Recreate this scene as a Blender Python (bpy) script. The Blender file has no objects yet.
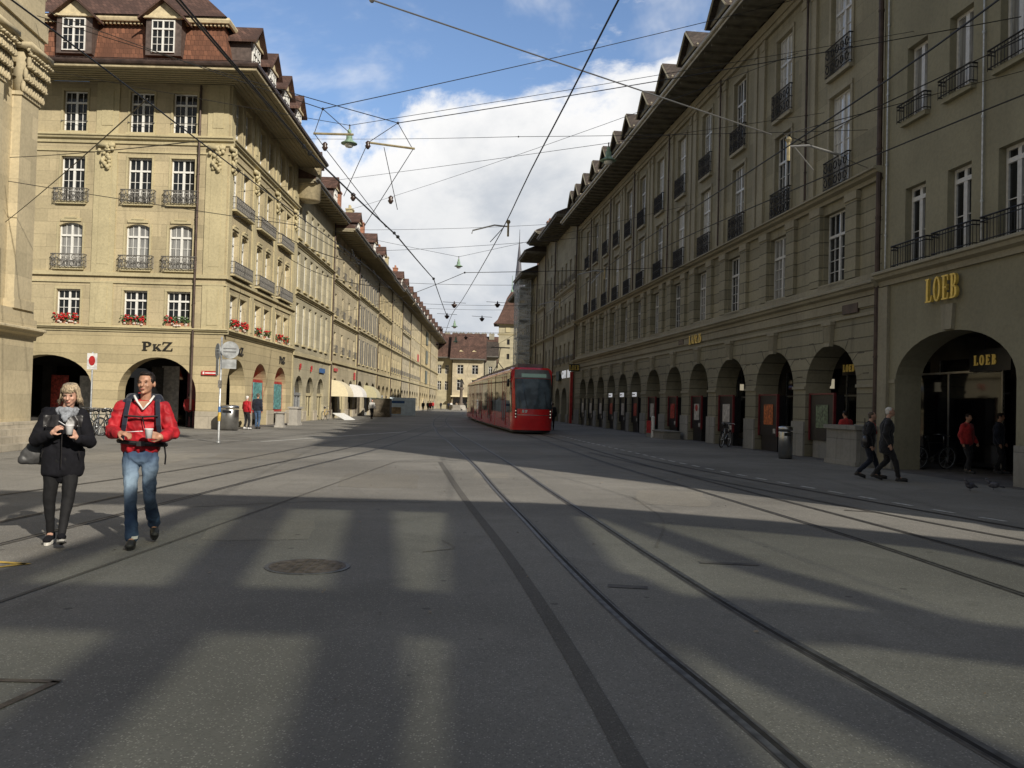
import bpy, math, random
from mathutils import Matrix, Vector, noise, Euler
R=math.radians; PI=math.pi
random.seed(7)
scene=bpy.context.scene; COL=scene.collection

# ------------------------------------------------------------------ materials
def _nt(name):
    m=bpy.data.materials.new(name); m.use_nodes=True; nt=m.node_tree
    return m,nt,nt.nodes['Principled BSDF']
def N(nt,t,**k):
    n=nt.nodes.new(t)
    for a,b in k.items(): setattr(n,a,b)
    return n
def setin(n,**k):
    for a,b in k.items(): n.inputs[a.replace('_',' ')].default_value=b
def mixc(nt,fac,a,b,mode='MIX'):
    n=N(nt,'ShaderNodeMix',data_type='RGBA',blend_type=mode)
    for s,v in ((n.inputs[0],fac),(n.inputs[6],a),(n.inputs[7],b)):
        if isinstance(v,(int,float)): s.default_value=v
        elif isinstance(v,tuple): s.default_value=(*v,1) if len(v)==3 else v
        else: nt.links.new(v,s)
    return n.outputs[2]
def math_(nt,op,a,b=0.0,clamp=False):
    n=N(nt,'ShaderNodeMath',operation=op); n.use_clamp=clamp
    for s,v in zip(n.inputs,(a,b)):
        if isinstance(v,(int,float)): s.default_value=v
        else: nt.links.new(v,s)
    return n.outputs[0]
def ramp(nt,v,a,b):
    n=N(nt,'ShaderNodeMapRange'); n.interpolation_type='SMOOTHSTEP'
    nt.links.new(v,n.inputs[0]); n.inputs[1].default_value=a; n.inputs[2].default_value=b
    return n.outputs[0]
def noise_(nt,vec,scale,detail=4,rough=.55,dist=0):
    n=N(nt,'ShaderNodeTexNoise'); setin(n,Scale=scale,Detail=detail,Roughness=rough,Distortion=dist)
    if vec is not None: nt.links.new(vec,n.inputs['Vector'])
    return n.outputs['Fac']
def objco(nt,sc=(1,1,1)):
    t=N(nt,'ShaderNodeTexCoord'); m=N(nt,'ShaderNodeMapping'); m.inputs['Scale'].default_value=sc
    nt.links.new(t.outputs['Object'],m.inputs[0]); return m.outputs[0]
def bump(nt,bs,h,strength=.3,dist=.02):
    b=N(nt,'ShaderNodeBump'); setin(b,Strength=strength,Distance=dist); nt.links.new(h,b.inputs['Height'])
    nt.links.new(b.outputs[0],bs.inputs['Normal'])
def plain(name,c,rough=.6,metal=0,var=.12,vs=6.0,spec=.5,bmp=0,coat=0):
    m,nt,bs=_nt(name); v=objco(nt)
    f=noise_(nt,v,vs,5)
    dark=tuple(x*(1-var*1.6) for x in c); lite=tuple(min(1,x*(1+var)) for x in c)
    nt.links.new(mixc(nt,ramp(nt,f,.3,.7),dark,lite),bs.inputs['Base Color'])
    bs.inputs['Roughness'].default_value=rough; bs.inputs['Metallic'].default_value=metal
    bs.inputs['Specular IOR Level'].default_value=spec; bs.inputs['Coat Weight'].default_value=coat
    if bmp: bump(nt,bs,noise_(nt,v,vs*6,4),bmp,.01)
    return m
def stone(name,c,course=.0,block=.9,joint=.5,stain=.35,jw=.012,offset=.5):
    m,nt,bs=_nt(name); v=objco(nt)
    sep=N(nt,'ShaderNodeSeparateXYZ'); nt.links.new(v,sep.inputs[0])
    a=math_(nt,'ADD',sep.outputs[0],sep.outputs[1]); cb=N(nt,'ShaderNodeCombineXYZ')
    nt.links.new(a,cb.inputs[0]); nt.links.new(sep.outputs[2],cb.inputs[1])
    big=noise_(nt,v,.35,3); fine=noise_(nt,v,9,6,.65)
    sv=objco(nt,(1.6,1.6,.16)); streak=noise_(nt,sv,1.6,5,.6,.6)
    col=mixc(nt,ramp(nt,big,.3,.7),tuple(x*.86 for x in c),tuple(x*1.08 for x in c))
    col=mixc(nt,ramp(nt,fine,.35,.75),col,mixc(nt,.22,col,(.08,.075,.06)))
    st=math_(nt,'MULTIPLY',ramp(nt,streak,.5,.78),stain)
    col=mixc(nt,st,col,tuple(x*.45 for x in c))
    hh=fine
    if course:
        br=N(nt,'ShaderNodeTexBrick'); nt.links.new(cb.outputs[0],br.inputs['Vector'])
        br.offset=offset
        setin(br,Scale=1.0,Mortar_Size=jw,Mortar_Smooth=.25,Bias=0.0,Brick_Width=block,Row_Height=course)
        br.inputs['Color1'].default_value=(.84,.84,.83,1); br.inputs['Color2'].default_value=(1.10,1.09,1.07,1); br.inputs['Mortar'].default_value=(1-joint,)*3+(1,)
        col=mixc(nt,1.0,col,br.outputs['Color'],'MULTIPLY')
        inv=math_(nt,'SUBTRACT',1.0,br.outputs['Fac'])
        hh=math_(nt,'ADD',math_(nt,'MULTIPLY',fine,.25),inv)
    nt.links.new(col,bs.inputs['Base Color']); bs.inputs['Roughness'].default_value=.88; bs.inputs['Specular IOR Level'].default_value=.25
    bump(nt,bs,hh,.55,.02)
    return m
def glassm(name,c=(.010,.011,.012),rough=.04,wav=.06,curtain=0.0):
    m,nt,bs=_nt(name); v=objco(nt)
    col=c
    if curtain:
        w=noise_(nt,objco(nt,(9,9,.5)),1.6,3); col=mixc(nt,ramp(nt,w,.35,.65),tuple(x*curtain*.55 for x in(1,1,.96)),tuple(x*curtain for x in (1,1,.96)))
        nt.links.new(col,bs.inputs['Base Color'])
    else:
        w=noise_(nt,objco(nt,(1,1,1)),1.3,3); nt.links.new(mixc(nt,ramp(nt,w,.4,.65),c,tuple(x*2.2 for x in c)),bs.inputs['Base Color'])
    bs.inputs['Roughness'].default_value=rough; bs.inputs['Specular IOR Level'].default_value=.75 if 'shop' in name or 'tram' in name or 'curtain' in name else .42
    if wav: bump(nt,bs,noise_(nt,v,1.1,2),wav,.05)
    return m
def tiles(name,c,row=.3,bw=.18):
    m,nt,bs=_nt(name); v=objco(nt); sep=N(nt,'ShaderNodeSeparateXYZ'); nt.links.new(v,sep.inputs[0])
    a=math_(nt,'ADD',sep.outputs[0],sep.outputs[1]); cb=N(nt,'ShaderNodeCombineXYZ'); nt.links.new(a,cb.inputs[0]); nt.links.new(sep.outputs[2],cb.inputs[1])
    br=N(nt,'ShaderNodeTexBrick'); nt.links.new(cb.outputs[0],br.inputs['Vector'])
    setin(br,Scale=1.0,Mortar_Size=.012,Mortar_Smooth=.3,Brick_Width=bw,Row_Height=row)
    br.inputs['Color1'].default_value=(*[x*.65 for x in c],1); br.inputs['Color2'].default_value=(*[min(1,x*1.35) for x in c],1); br.inputs['Mortar'].default_value=(*[x*.35 for x in c],1)
    col=mixc(nt,ramp(nt,noise_(nt,v,.7,4),.35,.7),br.outputs['Color'],tuple(x*.55 for x in c))
    nt.links.new(col,bs.inputs['Base Color']); bs.inputs['Roughness'].default_value=.85
    bump(nt,bs,math_(nt,'SUBTRACT',1.0,br.outputs['Fac']),.6,.02)
    return m
def asphalt(name,c,patch=.25,scale=1.0):
    m,nt,bs=_nt(name); v=objco(nt)
    big=noise_(nt,v,.16,4,.6); mid=noise_(nt,v,1.3,5,.65,.5); fine=noise_(nt,v,38,3,.7)
    stv=objco(nt,(1.4,.07,1)); st=noise_(nt,stv,1.2,5,.65,.4)
    col=mixc(nt,ramp(nt,big,.32,.68),tuple(x*(1-patch) for x in c),tuple(x*(1+patch*.6) for x in c))
    col=mixc(nt,math_(nt,'MULTIPLY',ramp(nt,mid,.45,.75),.5),col,tuple(x*.6 for x in c))
    col=mixc(nt,math_(nt,'MULTIPLY',ramp(nt,st,.55,.72),.3),col,tuple(x*.55 for x in c))
    vo=N(nt,'ShaderNodeTexVoronoi'); vo.inputs['Scale'].default_value=82; nt.links.new(v,vo.inputs['Vector'])
    sepc=N(nt,'ShaderNodeSeparateColor'); nt.links.new(vo.outputs['Color'],sepc.inputs[0])
    spk=math_(nt,'MULTIPLY',math_(nt,'LESS_THAN',vo.outputs['Distance'],.42),math_(nt,'GREATER_THAN',sepc.outputs[0],.8))
    col=mixc(nt,math_(nt,'MULTIPLY',spk,.5),col,tuple(min(1,x*2.3) for x in c))
    col=mixc(nt,math_(nt,'MULTIPLY',math_(nt,'LESS_THAN',sepc.outputs[1],.25),.4),col,tuple(x*.55 for x in c))
    # fine cracks
    v2=N(nt,'ShaderNodeTexVoronoi',feature='DISTANCE_TO_EDGE'); v2.inputs['Scale'].default_value=.33
    dv=N(nt,'ShaderNodeVectorMath',operation='ADD'); nz=N(nt,'ShaderNodeTexNoise'); setin(nz,Scale=1.1,Detail=5.0); nt.links.new(v,nz.inputs['Vector'])
    nt.links.new(v,dv.inputs[0]); nt.links.new(nz.outputs['Color'],dv.inputs[1]); nt.links.new(dv.outputs[0],v2.inputs['Vector'])
    cr=math_(nt,'MULTIPLY',math_(nt,'LESS_THAN',v2.outputs['Distance'],.0035),ramp(nt,mid,.42,.6))
    col=mixc(nt,math_(nt,'MULTIPLY',cr,.08),col,(.02,.02,.02))
    # tar and gum spots
    v3=N(nt,'ShaderNodeTexVoronoi'); v3.inputs['Scale'].default_value=2.2; nt.links.new(v,v3.inputs['Vector'])
    s3=N(nt,'ShaderNodeSeparateColor'); nt.links.new(v3.outputs['Color'],s3.inputs[0])
    sp=math_(nt,'MULTIPLY',math_(nt,'LESS_THAN',v3.outputs['Distance'],.075),math_(nt,'GREATER_THAN',s3.outputs[0],.55))
    col=mixc(nt,math_(nt,'MULTIPLY',sp,.5),col,(.025,.025,.024))
    nt.links.new(col,bs.inputs['Base Color']); bs.inputs['Roughness'].default_value=.82; bs.inputs['Specular IOR Level'].default_value=.35
    bump(nt,bs,math_(nt,'ADD',fine,math_(nt,'MULTIPLY',vo.outputs['Distance'],.7)),.5,.006)
    return m
def cloth(name,c,rough=.85,var=.3,scale=5,sheen=.2,bm=.25):
    m,nt,bs=_nt(name); v=objco(nt); f=noise_(nt,v,scale,4,.55,.8)
    nt.links.new(mixc(nt,ramp(nt,f,.3,.7),tuple(x*(1-var) for x in c),tuple(min(1,x*(1+var*.5)) for x in c)),bs.inputs['Base Color'])
    bs.inputs['Roughness'].default_value=rough; bs.inputs['Sheen Weight'].default_value=sheen; bs.inputs['Specular IOR Level'].default_value=.3
    bump(nt,bs,noise_(nt,v,260,2),bm,.002)
    return m
def emis(name,c,s):
    m,nt,bs=_nt(name); bs.inputs['Base Color'].default_value=(*c,1); bs.inputs['Emission Color'].default_value=(*c,1); bs.inputs['Emission Strength'].default_value=s
    return m

MT={}
def mk():
    g=MT
    g['stoneL']=stone('sandstone_warm',(.49,.42,.27),.62,1.6,.22,.5,.008)
    g['stoneLr']=stone('sandstone_warm_rusticated',(.49,.415,.255),.44,30,.32,.3,.012)
    g['stoneT']=stone('sandstone_trim',(.52,.455,.28),0,1,0,.3)
    g['church']=stone('sandstone_church',(.58,.50,.335),.75,1.9,.10,.18,.006)
    g['plinth']=stone('plinth_stone',(.50,.45,.36),.6,1.3,.3,.5,.012)
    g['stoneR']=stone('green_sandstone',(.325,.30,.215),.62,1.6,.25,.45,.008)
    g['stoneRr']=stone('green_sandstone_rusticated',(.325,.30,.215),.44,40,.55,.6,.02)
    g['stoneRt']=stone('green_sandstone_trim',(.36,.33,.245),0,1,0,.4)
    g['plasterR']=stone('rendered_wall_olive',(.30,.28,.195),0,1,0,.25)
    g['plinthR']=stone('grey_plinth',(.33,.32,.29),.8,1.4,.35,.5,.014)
    for i,c in enumerate([(.45,.40,.29),(.48,.42,.29),(.45,.41,.29),(.49,.415,.255),(.54,.46,.29),(.50,.44,.32),(.55,.48,.33),(.53,.44,.27),(.5,.44,.31)]):
        g['stoneL%d'%i]=stone('sandstone_row_%s'%'abcdefghi'[i],c,.6,1.5,.2,.35,.008)
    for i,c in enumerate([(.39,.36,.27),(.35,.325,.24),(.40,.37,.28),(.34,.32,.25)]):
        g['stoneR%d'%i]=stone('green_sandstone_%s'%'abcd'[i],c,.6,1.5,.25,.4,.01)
    g['soffit']=stone('soffit_boards',(.34,.30,.21),0,1,0,.2)
    m,nt,bs=_nt('boarded_soffit'); v=objco(nt); 
    g['soffitR']=plain('soffit_grey',(.15,.14,.11),.8,0,.2,2); g['fascia']=plain('fascia_pale',(.50,.47,.38),.6,0,.15,2)
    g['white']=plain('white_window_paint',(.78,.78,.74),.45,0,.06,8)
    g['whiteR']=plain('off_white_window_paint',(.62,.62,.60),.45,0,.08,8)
    g['brownp']=plain('dormer_brown_paint',(.10,.075,.065),.6,0,.2,5)
    g['creamp']=plain('cream_gable_paint',(.62,.53,.34),.7,0,.12,5)
    g['iron']=plain('wrought_iron',(.035,.035,.038),.5,.6,.3,20)
    g['ironG']=plain('grey_iron_railing',(.24,.23,.21),.55,.5,.25,20)
    g['pipe']=plain('copper_downpipe_brown',(.075,.05,.04),.5,.4,.25,3)
    g['pane']=glassm('window_glass'); g['paneC']=glassm('curtained_window_glass',curtain=.30,rough=.12); g['paneB']=glassm('bright_curtained_glass',curtain=.75,rough=.1)
    g['shop']=glassm('shop_glass',(.008,.008,.009),.05,.02)
    g['tileR']=tiles('red_roof_tiles',(.20,.085,.048),.28,.2); g['tileB']=tiles('brown_roof_tiles',(.11,.06,.045),.3,.2)
    g['tileD']=tiles('dark_roof_tiles',(.07,.055,.045),.3,.2)
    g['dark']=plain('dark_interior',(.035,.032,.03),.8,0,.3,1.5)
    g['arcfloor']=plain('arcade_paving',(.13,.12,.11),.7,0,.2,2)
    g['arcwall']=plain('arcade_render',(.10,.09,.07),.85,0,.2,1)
    g['asph']=asphalt('asphalt',(.232,.222,.198),.34); g['asphD']=asphalt('asphalt_patch_dark',(.125,.118,.104)); 
    g['steel']=plain('polished_rail_steel',(.17,.165,.155),.55,.7,.25,12); g['groove']=plain('rail_groove_dark',(.02,.018,.016),.9,0,.3,8)
    g['railside']=plain('rail_bed_bitumen',(.12,.11,.096),.7,0,.35,3)
    g['paintw']=plain('road_paint_white',(.62,.62,.58),.7,0,.25,9); g['painty']=plain('road_paint_yellow',(.62,.42,.08),.7,0,.3,9)
    g['cast']=plain('cast_iron_cover',(.13,.105,.085),.75,.1,.3,10,bmp=.6)
    g['stain']=plain('stainless_steel',(.52,.52,.51),.32,1,.12,3); g['galv']=plain('galvanised_steel',(.55,.57,.58),.45,.7,.15,10)
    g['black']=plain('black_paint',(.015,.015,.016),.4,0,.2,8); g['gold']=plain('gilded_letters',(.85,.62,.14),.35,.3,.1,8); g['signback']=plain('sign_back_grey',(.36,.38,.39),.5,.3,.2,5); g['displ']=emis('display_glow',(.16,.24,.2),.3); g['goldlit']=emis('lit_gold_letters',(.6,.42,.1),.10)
    g['blackl']=plain('black_letters',(.02,.018,.016),.45,0,.2,8)
    g['redtram']=plain('tram_red_paint',(.78,.02,.025),.22,0,.05,2,coat=.5); g['tglass']=glassm('tram_tinted_glass',(.01,.012,.014),.03,.03)
    g['wscreen']=glassm('windscreen_glass',(.055,.075,.09),.03,.04); g['joint']=plain('joint_mortar_and_shade',(.11,.10,.075),.9,0,.3,5); g['tgrey']=plain('tram_roof_grey',(.2,.2,.2),.6,0,.15,3)  # windscreen: reflected sky is put into its lighter bluish base
    g['redp']=plain('red_enamel',(.45,.03,.03),.4,0,.15,5); g['maroon']=plain('maroon_frame_paint',(.17,.022,.026),.4,0,.15,5)
    g['lampw']=emis('warm_lamp_glass',(.8,.7,.5),.35); g['lamph']=emis('headlight_lens',(.9,.8,.65),.45); g['signw']=emis('backlit_white_sign',(.9,.92,.95),.35)
    g['copper']=plain('verdigris_copper',(.24,.36,.26),.5,.1,.25,10); g['milk']=plain('milk_glass',(.75,.75,.7),.25,0,.05,8)
    g['rubber']=plain('tyre_rubber',(.02,.02,.02),.8,0,.2,20)
    g['leaf']=plain('geranium_leaves',(.06,.11,.03),.7,0,.4,30); g['petal']=plain('geranium_petals',(.55,.03,.03),.6,0,.3,40); g['petalp']=plain('pale_petals',(.7,.62,.55),.6,0,.2,40)
    g['terra']=plain('terracotta',(.38,.17,.10),.8,0,.2,8)
    g['awnc']=cloth('cream_awning_canvas',(.72,.64,.44),.85,.07); g['awnw']=cloth('white_awning_canvas',(.74,.73,.70),.85,.06); g['awny']=cloth('olive_yellow_awning_canvas',(.50,.47,.30),.85,.08); g['awnr']=cloth('red_awning_canvas',(.24,.035,.05),.85,.08)
    g['wood']=plain('brown_boarding',(.12,.10,.07),.8,0,.25,4); g['concrete']=stone('pale_stone_block',(.42,.40,.36),0,1,0,.4)
    g['banner']=plain('pale_blue_hoarding',(.68,.80,.88),.6,0,.1,2); g['bannerb']=plain('hoarding_blue_print',(.05,.14,.34),.6,0,.2,3); g['bannert']=plain('hoarding_tan_print',(.42,.30,.17),.6,0,.3,2)
    g['wire']=plain('oxidised_copper_wire',(.035,.035,.035),.5,.5,.1,5); g['wirel']=plain('bright_steel_wire',(.35,.35,.34),.4,.8,.1,5)
    g['insul']=plain('brown_insulator',(.05,.03,.025),.3,0,.2,9); g['bar']=plain('weathered_brass_bar',(.40,.34,.2),.5,.4,.2,9)
    g['skin']=plain('skin_tanned',(.44,.235,.15),.5,0,.14,14); g['skinp']=plain('skin_pale',(.55,.32,.23),.5,0,.12,14)
    g['hairb']=cloth('blond_hair',(.48,.38,.25),.5,.6,60,.1); g['hairk']=cloth('dark_hair',(.016,.011,.009),.6,.4,60,.0); g['hairw']=cloth('white_hair',(.72,.70,.66),.6,.2,40,.2); g['hairg']=cloth('grey_brown_hair',(.10,.08,.06),.6,.3,40,.2)
    g['redj']=cloth('red_shell_fabric',(.43,.016,.024),.6,.35,9,.02,.1); g['coat']=cloth('black_wool',(.006,.006,.009),.9,.3,8,.0); g['leath']=plain('black_leather',(.022,.02,.02),.38,0,.25,14)
    g['navy']=cloth('navy_fabric',(.012,.016,.03),.8,.3); g['blackc']=cloth('black_cloth',(.016,.016,.018),.85,.35); g['greyc']=cloth('charcoal_leggings',(.010,.010,.011),.8,.3,5,.0)
    g['scarf']=cloth('grey_scarf_wool',(.27,.29,.32),.9,.35,30); g['whitec']=cloth('white_cloth',(.7,.7,.68)); g['beige']=cloth('beige_cloth',(.3,.24,.17)); g['redc']=cloth('red_cloth',(.42,.03,.03)); g['greenc']=cloth('dark_green_cloth',(.05,.07,.05)); g['bluec']=cloth('blue_denim_plain',(.06,.11,.2))
    g['shoe']=plain('dark_grey_shoes',(.03,.03,.03),.6,0,.3,20); g['sole']=plain('white_rubber_sole',(.7,.68,.62),.6,0,.1,20); g['bag']=plain('grey_leather_bag',(.055,.055,.055),.5,0,.2,9)
    g['cup']=plain('white_paper_cup',(.78,.78,.78),.5,0,.05,9); g['lip']=plain('lips',(.34,.12,.09),.45); g['eye']=plain('eye_dark',(.03,.02,.018),.2)
    g['glassn']=plain('scaffold_netting',(.42,.46,.48),.8,0,.25,1.2); g['pgrey']=plain('pigeon_grey',(.10,.10,.12),.6,0,.3,20)
    g['poster']=plain('poster_pale',(.55,.52,.47),.5,0,.2,6); g['posto']=plain('poster_orange',(.50,.13,.03),.5,0,.4,9); g['postr']=plain('poster_red',(.45,.06,.04),.5,0,.4,9); g['postg']=plain('poster_green',(.15,.20,.12),.5,0,.4,9); g['postt']=plain('poster_teal',(.12,.32,.32),.5,0,.4,6)
    # jeans: faded thighs belong to the garment
    m,nt,bs=_nt('faded_denim'); v=objco(nt); sp=N(nt,'ShaderNodeSeparateXYZ'); nt.links.new(v,sp.inputs[0])
    f=noise_(nt,v,7,4,.6,.6); fade=math_(nt,'MULTIPLY',math_(nt,'SUBTRACT',1.0,math_(nt,'MULTIPLY',math_(nt,'ABSOLUTE',math_(nt,'SUBTRACT',sp.outputs[2],.66)),3.2),True),ramp(nt,f,.2,.6))
    nt.links.new(mixc(nt,fade,mixc(nt,ramp(nt,f,.3,.7),(.022,.045,.095),(.045,.085,.16)),(.27,.37,.47)),bs.inputs['Base Color']); bs.inputs['Roughness'].default_value=.85
    bump(nt,bs,noise_(nt,v,220,2),.3,.002); g['jeans']=m
    # glass of the canopy: tinted, lets most of the sun through
    m=bpy.data.materials.new('tinted_canopy_glass'); m.use_nodes=True; nt=m.node_tree; nt.nodes.clear()
    o=N(nt,'ShaderNodeOutputMaterial'); mx=N(nt,'ShaderNodeMixShader'); tr=N(nt,'ShaderNodeBsdfTransparent'); gl=N(nt,'ShaderNodeBsdfGlossy')
    tr.inputs[0].default_value=(.38,.41,.36,1); gl.inputs['Roughness'].default_value=.05; mx.inputs[0].default_value=.08
    nt.links.new(tr.outputs[0],mx.inputs[1]); nt.links.new(gl.outputs[0],mx.inputs[2]); nt.links.new(mx.outputs[0],o.inputs[0]); g['canopyglass']=m
    # netting that shows some of what is behind it
    m=bpy.data.materials.new('scaffold_sheeting'); m.use_nodes=True; nt=m.node_tree; nt.nodes.clear()
    o=N(nt,'ShaderNodeOutputMaterial'); mx=N(nt,'ShaderNodeMixShader'); tr=N(nt,'ShaderNodeBsdfTransparent'); gl=N(nt,'ShaderNodeBsdfDiffuse'); gl.inputs[0].default_value=(.72,.76,.78,1)
    f=noise_(nt,objco(nt,(.5,.5,2)),1.5,4); nt.links.new(ramp(nt,f,.15,1.15),mx.inputs[0]); nt.links.new(tr.outputs[0],mx.inputs[1]); nt.links.new(gl.outputs[0],mx.inputs[2]); nt.links.new(mx.outputs[0],o.inputs[0]); g['netting']=m
mk()

# ------------------------------------------------------------------ mesh builder
I4=Matrix.Identity(4)
class MB:
    def __init__(s,T=None): s.v=[]; s.f=[]; s.m=[]; s.T=T or I4; s.mi=0
    def p(s,x,y,z):
        q=s.T@Vector((x,y,z)); s.v.append((q.x,q.y,q.z)); return len(s.v)-1
    def face(s,*pts):
        s.f.append([s.p(*q) for q in pts]); s.m.append(s.mi)
    def idx(s,l): s.f.append(list(l)); s.m.append(s.mi)
    def box(s,x0,y0,z0,x1,y1,z1):
        if x0>x1: x0,x1=x1,x0
        if y0>y1: y0,y1=y1,y0
        if z0>z1: z0,z1=z1,z0
        a=[s.p(x,y,z) for z in(z0,z1) for x,y in((x0,y0),(x1,y0),(x1,y1),(x0,y1))]
        for q in((0,3,2,1),(4,5,6,7),(0,1,5,4),(1,2,6,5),(2,3,7,6),(3,0,4,7)): s.idx([a[i] for i in q])
    def prism_x(s,prof,x0,x1):      # profile of (y,z) swept along x
        n=len(prof); a=[s.p(x0,y,z) for y,z in prof]; b=[s.p(x1,y,z) for y,z in prof]
        for i in range(n): j=(i+1)%n; s.idx([a[i],a[j],b[j],b[i]])
        s.idx(a[::-1]); s.idx(b)
    def prism_y(s,prof,y0,y1):      # profile of (x,z)
        n=len(prof); a=[s.p(x,y0,z) for x,z in prof]; b=[s.p(x,y1,z) for x,z in prof]
        for i in range(n): j=(i+1)%n; s.idx([a[i],a[j],b[j],b[i]])
        s.idx(a[::-1]); s.idx(b)
    def prism_z(s,prof,z0,z1):
        n=len(prof); a=[s.p(x,y,z0) for x,y in prof]; b=[s.p(x,y,z1) for x,y in prof]
        for i in range(n): j=(i+1)%n; s.idx([a[i],a[j],b[j],b[i]])
        s.idx(a[::-1]); s.idx(b)
    def tube(s,pts,r,n=6,closed=False):
        pts=[Vector(p) for p in pts]; rings=[]; L=len(pts)
        for i,p in enumerate(pts):
            if closed: d=pts[(i+1)%L]-pts[i-1]
            else: d=pts[min(i+1,L-1)]-pts[max(i-1,0)]
            d.normalize(); u=d.cross(Vector((0,0,1)) if abs(d.z)<.9 else Vector((1,0,0))).normalized(); w=d.cross(u)
            rr=r[i] if isinstance(r,(list,tuple)) else r
            rings.append([s.p(*(p+u*math.cos(2*PI*k/n)*rr+w*math.sin(2*PI*k/n)*rr)) for k in range(n)])
        for i in range(L if closed else L-1):
            a=rings[i]; b=rings[(i+1)%L]
            for k in range(n): s.idx([a[k],a[(k+1)%n],b[(k+1)%n],b[k]])
        if not closed: s.idx(rings[0][::-1]); s.idx(rings[-1])
    def lathe(s,prof,n=16,c=(0,0,0)):   # (r,z)
        rings=[[s.p(c[0]+r*math.cos(2*PI*k/n),c[1]+r*math.sin(2*PI*k/n),c[2]+z) for k in range(n)] for r,z in prof]
        for a,b in zip(rings,rings[1:]):
            for k in range(n): s.idx([a[k],a[(k+1)%n],b[(k+1)%n],b[k]])
        s.idx(rings[0][::-1]); s.idx(rings[-1])
    def ell(s,c,r,n=12,m=8,rot=None):
        c=Vector(c); rings=[]
        top=None
        def pt(v):
            v=Vector((v[0]*r[0],v[1]*r[1],v[2]*r[2]))
            if rot: v=rot@v
            return s.p(*(c+v))
        a0=pt((0,0,-1)); a1=pt((0,0,1))
        for j in range(1,m):
            t=-PI/2+PI*j/m; rings.append([pt((math.cos(t)*math.cos(2*PI*k/n),math.cos(t)*math.sin(2*PI*k/n),math.sin(t))) for k in range(n)])
        for k in range(n):
            s.idx([a0,rings[0][(k+1)%n],rings[0][k]]); s.idx([a1,rings[-1][k],rings[-1][(k+1)%n]])
            for a,b in zip(rings,rings[1:]): s.idx([a[k],a[(k+1)%n],b[(k+1)%n],b[k]])
    def rc(s,a,b,ra,rb,n=12):           # rounded tapered limb
        s.ell(a,(ra,)*3,n,8); s.ell(b,(rb,)*3,n,8); s.tube([a,b],[ra,rb],n)
    def mesh(s,name,mats,smooth=False):
        me=bpy.data.meshes.new(name); me.from_pydata(s.v,[],s.f)
        for m in (mats if isinstance(mats,(list,tuple)) else [mats]): me.materials.append(MT[m] if isinstance(m,str) else m)
        if any(s.m): me.polygons.foreach_set('material_index',s.m)
        if smooth: me.polygons.foreach_set('use_smooth',[True]*len(s.f))
        me.update(); return me
    def obj(s,name,mats,parent=None,smooth=False,mat=None):
        return link(name,s.mesh(name,mats,smooth),parent,mat)
def _split(s):
    n=len(s.v); par=list(range(n))
    def fd(a):
        while par[a]!=a: par[a]=par[par[a]]; a=par[a]
        return a
    for f in s.f:
        r0=fd(f[0])
        for q in f[1:]: par[fd(q)]=r0
    comp={}
    for i in range(n): comp.setdefault(fd(i),[]).append(i)
    keys=list(comp); bb={}
    for k in keys:
        P=[s.v[i] for i in comp[k]]; bb[k]=[min(p[j] for p in P)-.012 for j in range(3)]+[max(p[j] for p in P)+.012 for j in range(3)]
    g={k:k for k in keys}
    def gf(a):
        while g[a]!=a: a=g[a]
        return a
    for i,a in enumerate(keys):
        for b_ in keys[i+1:]:
            A,B=bb[a],bb[b_]
            if all(A[j]<=B[j+3] and B[j]<=A[j+3] for j in range(3)): g[gf(a)]=gf(b_)
    out={}
    for q,f in enumerate(s.f): out.setdefault(gf(fd(f[0])),[]).append(q)
    return out
def obj_split(s,name,mats,parent=None):
    for k,fs in _split(s).items():
        b=MB(); mp={}
        for q in fs:
            l=[]
            for i in s.f[q]:
                if i not in mp: mp[i]=len(b.v); b.v.append(s.v[i])
                l.append(mp[i])
            b.f.append(l); b.m.append(s.m[q])
        b.obj(name,mats,parent)
MB.obj_split=obj_split
def link(name,me,parent=None,mat=None):
    o=bpy.data.objects.new(name,me); COL.objects.link(o)
    if parent: o.parent=parent
    if mat is not None: o.matrix_local=mat
    return o
def tag(o,label=None,cat=None,group=None,kind=None):
    for k,v in (('label',label),('category',cat),('group',group),('kind',kind)):
        if v: o[k]=v
    return o
def empty(name,loc,rz=0,label=None,cat=None,group=None):
    o=bpy.data.objects.new(name,None); COL.objects.link(o); o.location=loc; o.rotation_euler=(0,0,rz); o.empty_display_size=.3
    return tag(o,label,cat,group)
def copy_tree(o,parent=None):
    c=o.copy(); COL.objects.link(c)
    if parent: c.parent=parent
    for ch in list(o.children):
        copy_tree(ch,c)
    return c
def Tr(x,y,z): return Matrix.Translation((x,y,z))
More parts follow.
